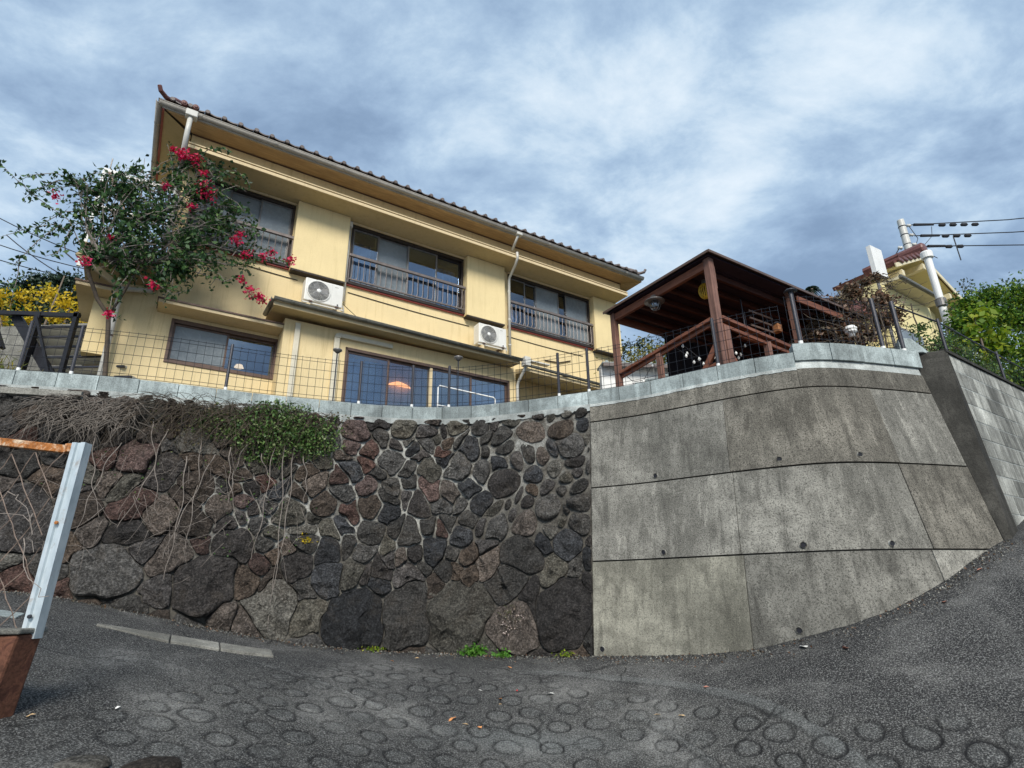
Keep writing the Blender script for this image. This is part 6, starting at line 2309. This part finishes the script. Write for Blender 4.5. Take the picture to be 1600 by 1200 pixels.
plant("low_shrub", "dark green shrub filling the corner behind the end of the coping", "shrub", (6.4, 8.2, 2.4),
      [(6.1, 8.0, 3.2, 0.38), (6.5, 8.1, 3.45, 0.35), (6.9, 8.2, 3.3, 0.35), (6.6, 8.0, 2.95, .4), (7.2, 8.2, 3.0, .4), (5.9, 7.9, 2.9, .3), (6.3, 8.1, 3.75, .2)], "leaf_bush", 0.055, 0.034, 3500, -0.2, 33,
      trunk=[([(6.5, 8.2, 2.4), (6.6, 8.1, 3.6)], 0.03, 0.01)])
gs = np.random.default_rng(5)
SPR = thing("tall_sprigs", "tall thin grey green sprigs rising above the right hand tree", "shrub", (8.6, 9.3, 2.4))
a, lp_ = MB(), []
for k in range(16):
    x0 = gs.uniform(7.9, 9.6)
    top = gs.uniform(4.75, 5.25) - (0.25 if x0 < 8.1 else 0)
    q_ = wob((x0, 9.3, 4.2), (x0 + gs.normal(0, .12), 9.3, top), 7, 0.015, 0, gs)
    a.tube(q_, 0.008, 0.003, 4)
    for p in q_[2:]:
        lp_.append(p + gs.normal(0, 0.05, (12, 3)))
partw("stems", a, "twig_dark", SPR, kind="stuff", fix=False)
quadsw("leaves", leafquads(np.concatenate(lp_), 0.06, 0.032, 0.3, rg=gs), "leaf_greyg", SPR, "stuff")
# --- dried vine between the pergola and the neighbour
DV = thing("dried_vine", "tangled dried brown vine heaped between the pergola and the neighbouring house", "vine", (5.9, 8.8, 2.4))
dcl = [(4.95, 8.6, 3.95, .25), (5.15, 8.6, 4.15, .28), (5.45, 8.6, 4.45, .28), (5.8, 8.7, 4.75, .28), (6.15, 8.7, 4.95, .24), (6.3, 8.7, 4.6, .28), (5.9, 8.6, 4.35, .35), (5.5, 8.6, 4.0, .32), (6.2, 8.7, 4.2, .3), (6.5, 8.8, 4.35, .22), (5.85, 8.6, 3.9, .25), (6.35, 8.8, 5.1, .12)]
C = blob_pts(dcl, 9000, gs, .8, .1, .6)
C = C[fbm2(C[:, 0], C[:, 2], 9, 71, 2) > -0.15]
quadsw("dry_leaves", leafquads(C, 0.075, 0.045, -0.6, rg=gs), "leaf_brown", DV, "stuff")
a = MB()
for k in range(260):
    c = dcl[gs.integers(len(dcl))]
    p0 = np.array(c[:3]) + gs.normal(0, .25, 3) * [1, .4, 1]
    p1 = p0 + gs.normal(0, .28, 3) * [1.1, .4, .6]
    p1[2] = min(p1[2], 5.0 - max(0, 5.9 - p1[0]) * .9)
    p0[2] = min(p0[2], 5.0 - max(0, 5.9 - p0[0]) * .9)
    a.tube(wob(p0, p1, 6, .03, .05, gs), 0.007, 0.003, 4)
for x in (5.75, 5.95, 6.3):
    a.tube(wob((x, 8.5, 2.4), (x + gs.normal(0, .2), 8.5, 4.4), 10, .03, 0, gs), 0.02, 0.01, 5)
partw("stems", a, "twig_dark", DV, kind="stuff", fix=False)
LC = thing("low_climber", "leafy brown and green climber tangled in the mesh fence right of the pergola", "climber", (5.0, 6.9, 2.4))
dcl = [(4.35, 6.6, 2.7, .2), (4.9, 6.8, 2.7, .22), (5.1, 6.9, 2.85, .18), (5.35, 7.0, 2.7, .2), (4.6, 6.8, 2.9, .15)]
C = blob_pts(dcl, 1100, gs, .8, .1, .5)
quadsw("leaves", leafquads(C, 0.05, 0.03, -0.3, rg=gs), "leaf_dry", LC, "stuff")
a = MB()
for k in range(60):
    c = dcl[gs.integers(len(dcl))]
    p0 = np.array(c[:3]) + gs.normal(0, .15, 3)
    a.tube(wob(p0, p0 + gs.normal(0, .3, 3), 6, .02, 0, gs), 0.006, 0.003, 4)
partw("stems", a, "twig_dark", LC, kind="stuff", fix=False)
# palm
pm = thing("palm_tree", "small distant palm tree above the dried vine", "tree", (17.6, 30, 8))
part("trunk", MB().tube([(0, 0, 0), (0.1, 0, 8.6)], 0.14, 0.10, 7), "bark", pm)
Q = []
for k in range(26):
    t = gs.uniform(0, 6.28)
    el = gs.uniform(-0.9, 0.9)
    L = 0.5
    d = np.array([math.cos(t) * math.cos(el), math.sin(t) * math.cos(el), math.sin(el)])
    for j in range(12):
        f = (j + 1) / 12
        c = np.array([0.1, 0, 8.6]) + d * L * f + np.array([0, 0, -0.45 * f * f])
        side = unit(np.cross(d, [0, 0, 1.0]))
        for sg in (-1, 1):
            e = c + side * sg * 0.14 * (1 - f * .5) + d * 0.12 - np.array([0, 0, .08])
            Q.append([c, c + d * .06, e, e - d * .02])
o = quads_np("fronds", np.array(Q), "leaf_dark", pm, "stuff")
# bamboo grass beyond the terrace
plant("bamboo_thicket", "yellow green bamboo thicket on the slope seen under the pergola", "bamboo", (4, 15, 3),
      [(3.0, 15, 5.6, .8), (3.6, 15, 6.1, .8), (4.2, 15, 6.3, .8), (4.8, 15, 6.1, .8), (5.4, 15, 5.8, .8), (3.4, 15, 5.2, .8), (4.4, 15, 5.3, .9), (5.2, 15, 5.0, .9), (6, 15.2, 5.2, .9)], "bamboo", 0.16, 0.03, 1000, -0.6, 51)
plant("distant_tree", "dark green tree top just left of the bamboo thicket under the pergola", "tree", (3.6, 17, 4),
      [(3.5, 17, 7.3, .6), (4.2, 17, 7.45, .5), (4.8, 17, 7.3, .5), (3.0, 17, 6.9, .6)], "leaf_dark", 0.12, 0.07, 500, -0.2, 52)
# wooded slope: a belt of trees
gt = np.random.default_rng(77)
BELT = [(-36, 36, 15.5), (-30, 37, 16.5), (-26, 40, 17.0)]
desc = ["far broadleaf tree at the left frame edge, lowest of the wooded slope", "far broadleaf tree standing above the yellow shrub on the wooded slope", "far broadleaf tree on the slope nearest the end of the yellow house"]
for i, (x, y, z) in enumerate(BELT):
    cl_ = [(x + gt.normal(0, 2), y + gt.normal(0, 1), z - 3 + gt.normal(0, 1.0), gt.uniform(1.4, 2.4)) for _ in range(7)]
    t = plant("hill_tree", desc[i], "tree", (x, y, float(terrain_z(np.array([x]), np.array([y]))[0]) - .3), cl_, ["leaf_tree", "leaf_dark", "leaf_bush"][i % 3], 0.35, 0.22, 90, -0.2, 60 + i,
              group="far trees on the slope", trunk=[([(x, y, z - 9), (x, y, z - 3)], .25, .12)])
# box-leaved shrub on the right, beyond the road edge
# ================================================================== foreground
# chain link fence with galvanised post
CL = thing("chain_link_fence", "rusty chain link fence panel with galvanised channel post at the left edge", "fence", (-2.58, 3.3, -0.16))


def clp(name, mb, mt, **k):
    mb.v = [(x + 2.58, y - 3.3, z + 0.16) for x, y, z in mb.v]
    return part(name, mb, mt, CL, **k)


def galv():
    t = NT("galvanised steel")
    f = t.noise(18, 5, .6, sc=(1, 1, .4))
    k = t.ramp(f, [(0.3, (0.40, 0.47, 0.50)), (0.55, (0.56, 0.63, 0.66)), (0.8, (0.70, 0.74, 0.74))])
    rz3 = t.noise(6, 6, .7, .4)
    k = t.mix(t.ramp(rz3, [(0.60, 0.0), (0.72, 0.8)]), k, (0.30, 0.20, 0.12))
    t.col(k)
    t.rough(0.42, 0.5, 0.35)
    t.bump(f, .15, .003)
    return t.m


def rusty(name, c0, c1, thr=0.5):
    t = NT(name)
    f = t.noise(14, 7, .72, .6)
    g2 = t.noise(60, 4, .7)
    k = t.ramp(f, [(thr - .12, c0), (thr + .02, c1), (thr + .2, tuple(x * .45 for x in c1))])
    k = t.mix(t.ramp(g2, [(.4, .4), (.5, 0.)]), k, (0.05, 0.022, 0.012))
    t.col(k)
    t.rough(.8, .25)
    t.bump(g2, .6, .006)
    return t.m


M["galv"] = galv()
M["rustrail"] = rusty("rusting cream rail", (0.62, 0.50, 0.36), (0.40, 0.15, 0.04), 0.5)
M["rustbase"] = rusty("red brown rusty base", (0.085, 0.035, 0.024), (0.15, 0.065, 0.04), 0.5)
M["rustwire"] = plain("rusty wire", (0.20, 0.15, 0.12), .8, 0, .5, 30, 0)
p0, p1 = Vector((-2.585, 3.3, -0.18)), Vector((-2.565, 3.3, 0.885))
w, d = 0.092, 0.06
prof = [(0, 0), (0.028, 0), (0.034, 0.012), (0.056, 0.012), (0.062, 0), (0.094, 0), (0.094, d), (0.088, d), (0.088, 0.008), (0.066, 0.008), (0.06, 0.02), (0.03, 0.02), (0.024, 0.008), (0.006, 0.008), (0.006, d), (0, d)]
a = MB()
vs = [(p.x - 0.039 + x * 0.83, p.y + y, p.z) for p in (p0, p1) for x, y in prof]
n = len(prof)
a.add(vs, [(i, (i + 1) % n, n + (i + 1) % n, n + i) for i in range(n)] + [tuple(range(n)), tuple(range(2 * n - 1, n - 1, -1))])
clp("channel_post", a, "galv")
clp("bolt", MB().lathe((-2.592, 3.297, -0.07), [(0.001, -0.01), (0.010, -0.009), (0.011, 0.002)], 8, "y"), "blackpost")
clp("bolt", MB().lathe((-2.575, 3.297, 0.42), [(0.001, -0.008), (0.010, -0.007), (0.011, 0.002)], 6, "y"), "rustrail")
clp("top_rail", MB().bar((-2.63, 3.32, 0.845), (-3.9, 3.20, 0.99), 0.05, 0.045), "rustrail", bev=0.004)
clp("rail_end", MB().box(-2.645, -2.60, 3.30, 3.36, 0.83, 0.88), "rustrail", bev=0.004)
a = MB()
g3 = np.random.default_rng(4)
sp_ = 0.155
for k in range(-8, 16):
    for sg in (-1, 1):
        x0 = -2.63 - k * sp_
        pts = []
        for t in np.linspace(0, 1, 16):
            z = 0.82 - 1.0 * t
            x = x0 + sg * 0.62 * t + g3.normal(0, .004)
            if -4.0 < x < -2.62:
                yy_ = 3.31 + (-2.62 - x) * -0.08 + 0.03 * math.sin(x * 9 + z * 5)
                pts.append((x, yy_, z))
        if len(pts) > 2:
            a.tube(pts, 0.0030, 0.0030, 4)
clp("chain_mesh", a, "rustwire", kind="stuff", fix=False)
a = MB()
for k in range(26):
    x, z = g3.uniform(-3.6, -2.7), g3.uniform(0.2, 0.8)
    q_ = wob((x, 3.27, z), (x + g3.normal(0, .3), 3.24, z + g3.normal(-.05, .25)), 8, .018, .03, g3)
    a.tube(q_, 0.0032, 0.0018, 4)
clp("dead_tendrils", a, "twig", kind="stuff", fix=False)
# footing
gzf = gz(-2.6, 3.3)
ft = thing("fence_footing", "rusty red brown footing block under the galvanised fence post", "footing", (-2.60, 3.34, gzf))
hh = -0.15 - gzf
a = MB()
b0, t0 = gzf - .12, -0.155
a.add([(-2.9, 3.24, b0), (-2.64, 3.20, b0), (-2.605, 3.36, b0), (-2.9, 3.42, b0), (-2.9, 3.24, t0), (-2.565, 3.21, t0), (-2.545, 3.36, t0), (-2.9, 3.40, t0)], [(3, 2, 1, 0), (4, 5, 6, 7), (0, 1, 5, 4), (1, 2, 6, 5), (2, 3, 7, 6), (3, 0, 4, 7)])
a.v = [(x + 2.60, y - 3.34, z - gzf) for x, y, z in a.v]
part("footing_block", a, "rustbase", ft, bev=0.015)
a = MB().box(-2.9, -2.55, 3.20, 3.40, t0 + .002, t0 + .028)
a.v = [(x + 2.60, y - 3.34, z - gzf) for x, y, z in a.v]
part("footing_cap", a, "slab", ft, bev=0.008)


def rock(x, y, r, h, mt, label, sx=1.0, seed=1, square=False):
    g = np.random.default_rng(seed)
    z0 = gz(x, y)
    a = MB()
    n = 26
    vs, rings = [], [(1.06, -0.6), (1.0, 0.05), (0.95, 0.45), (0.85, 0.75), (0.5, 0.95), (0.25, 1.0)]
    pl = [(1.0, *g.normal(0, .25, 2)) for _ in range(4)]
    for f, hv in rings:
        for k in range(n):
            t = 2 * math.pi * k / n
            rr_ = r * (1 + 0.10 * math.sin(2 * t + seed) + 0.06 * math.sin(3 * t + 2 * seed))
            if square:
                rr_ *= 1 / max(abs(math.cos(t)), abs(math.sin(t))) * 0.86
            px, py = math.cos(t) * rr_ * f * sx, math.sin(t) * rr_ * f
            fac = min(q[0] + q[1] * px / r + q[2] * py / r for q in pl)
            vs.append((px, py, h * hv * (fac if hv > 0 else 1) + g.normal(0, r * .012)))
    vs.append((0, 0, h * 1.0))
    fs = [(j * n + k, j * n + (k + 1) % n, (j + 1) * n + (k + 1) % n, (j + 1) * n + k) for j in range(len(rings) - 1) for k in range(n)]
    e = (len(rings) - 1) * n
    fs += [(e + k, e + (k + 1) % n, len(vs) - 1) for k in range(n)]
    a.add(vs, fs)
    o = part("embedded_rock", a, mt, None, smooth=True, fix=False)
    o.location = (x, y, z0)
    return tag(o, label, "rock")


rock(-1.46, 3.42, 0.13, 0.035, STONE[3], "squarish dark rock set in the paving at the bottom edge, right of the other rocks", 1.15, 3, True)
rock(-1.80, 3.27, 0.125, 0.035, STONE[1], "rounded brown rock set in the paving at the bottom edge", 1.2, 5)
rock(-2.05, 3.13, 0.10, 0.025, STONE[4], "pale grey rock set in the paving between the brown rock and the rusty footing", 1.1, 7)
rock(-1.17, 3.50, 0.045, 0.02, STONE[1], "small brown rock right of the squarish dark rock", 1.0, 11)


def slab_on_ground(pts, label, seed, mt="slab", h=0.02):
    """pts: four ground corners"""
    c = np.mean(pts, 0)
    z = gz(*c)
    a = MB()
    lo = [(p[0] - c[0], p[1] - c[1], gz(*p) - z - 0.03) for p in pts]
    hi = [(p[0] - c[0], p[1] - c[1], gz(*p) - z + h) for p in pts]
    a.add(lo + hi, [(3, 2, 1, 0), (4, 5, 6, 7), (0, 1, 5, 4), (1, 2, 6, 5), (2, 3, 7, 6), (3, 0, 4, 7)])
    o = part("drain_cover", a, mt, None, bev=0.006)
    o.location = (c[0], c[1], z)
    return tag(o, label, "drain cover", "worn concrete drain covers")


A_, B_ = np.array(DRA), np.array(DRB)
dv = (B_ - A_)
nv_ = np.array([-dv[1], dv[0]]) / np.linalg.norm(dv)
cuts = [0.0, 0.40, 0.68, 1.0]
lbs = ["leftmost worn drain cover slab, tapering to a point, set in the road", "middle of three worn drain cover slabs set in the road", "rightmost worn drain cover slab of the three set in the road"]
for k in range(3):
    t0_, t1_ = cuts[k] + .004, cuts[k + 1] - .004
    w0, w1 = (0.03 if k == 0 else 0.21), 0.21
    slab_on_ground([A_ + dv * t0_ - nv_ * w0, A_ + dv * t1_ - nv_ * w1, A_ + dv * t1_ + nv_ * .02, A_ + dv * t0_ + nv_ * .02], lbs[k], k)
o = slab_on_ground([(-4.4, 4.55), (-3.84, 4.75), (-3.90, 4.90), (-4.4, 4.75)], "pale greenish slab lying behind the galvanised post at the left edge", 9, "coping")
o["category"] = "slab"
del o["group"]

# fallen leaves
M["leaf_orange"] = plain("orange dry leaf", (0.62, 0.27, 0.10), .7, 0, .3, 60, .2)
M["leaf_tan"] = plain("tan dry leaf", (0.55, 0.38, 0.20), .7, 0, .3, 60, .2)
M["leaf_pink"] = plain("pinkish dry leaf", (0.45, 0.20, 0.14), .7, 0, .3, 60, .2)
M["leaf_pale"] = plain("bleached leaf", (0.65, 0.64, 0.60), .7, 0, .1, 60, .2)
M["petal"] = plain("red petal", (0.60, 0.03, 0.03), .7, 0, .1, 60, .2)
for i, (x, y, s_, mt, lb_) in enumerate(LEAVES):
    g4 = np.random.default_rng(i)
    a = MB()
    n = 10
    vs = [(0, 0, 0.012)]
    for k in range(n):
        t = 2 * math.pi * k / n
        r = s_ * (1.0 if k % 5 else 1.35) * (1 + .25 * g4.normal())
        vs.append((math.cos(t) * r, math.sin(t) * r * .6, 0.006 + 0.35 * s_ * abs(math.sin(t)) * g4.uniform(.3, 1)))
    a.add(vs, [(0, 1 + k, 1 + (k + 1) % n) for k in range(n)])
    o = part("fallen_leaf", a, mt, None, fix=False)
    o.location = (x, y, float(road_z(np.array([[x]]), np.array([[y]]))[0, 0]) + 0.004)
    o.rotation_euler = (g4.normal(0, .2), g4.normal(0, .2), g4.uniform(0, 6))
    so = o.modifiers.new("thickness", "SOLIDIFY")
    so.thickness = 0.0015
    tag(o, lb_, "petal" if mt == "petal" else "leaf", "fallen leaves on the road")

# loose grit, chips and leaf crumbs gathered along the foot of the walls
gd = np.random.default_rng(55)
n = 2600
sD = gd.uniform(-6.5, SE, n)
dD = np.abs(gd.normal(0, 0.10, n)) + 0.01
xy = []
for a_, b_ in zip(sD, dD):
    zf_ = float(footz(a_ + S0))
    p = W(a_ + S0, zf_, b_)
    xy.append((p[0], p[1]))
xy = np.array(xy)
xr = np.stack([gd.uniform(-3.5, 4.2, 1500), gd.uniform(3.6, 6.6, 1500)], 1)
wy_ = np.interp(xr[:, 0], [c[0] for c in CTRL[:13]], [c[1] for c in CTRL[:13]])
xr = xr[xr[:, 1] < wy_ - 0.1]
for nm, P_, mt, L_, lb_ in (("grit", xy, "slab", 0.016, "loose grit and stone chips gathered along the foot of the walls"),
                            ("leaf_crumbs", xy[::3] + gd.normal(0, .03, xy[::3].shape), "leaf_brown", 0.020, "brown leaf crumbs gathered along the foot of the walls"),
                            ("road_grit", xr, "slab", 0.010, "loose grit scattered over the sloping road")):
    zz = road_z(P_[:, 0][None], P_[:, 1][None])[0]
    C = np.stack([P_[:, 0], P_[:, 1], zz + 0.004], 1)
    Q = leafquads(C, L_, L_ * 0.8, 0.1, 1.0, 0.5, gd)
    o = quadsw(nm, Q, mt, None, "stuff")
    tag(o, lb_, "grit" if nm != "leaf_crumbs" else "leaf litter")
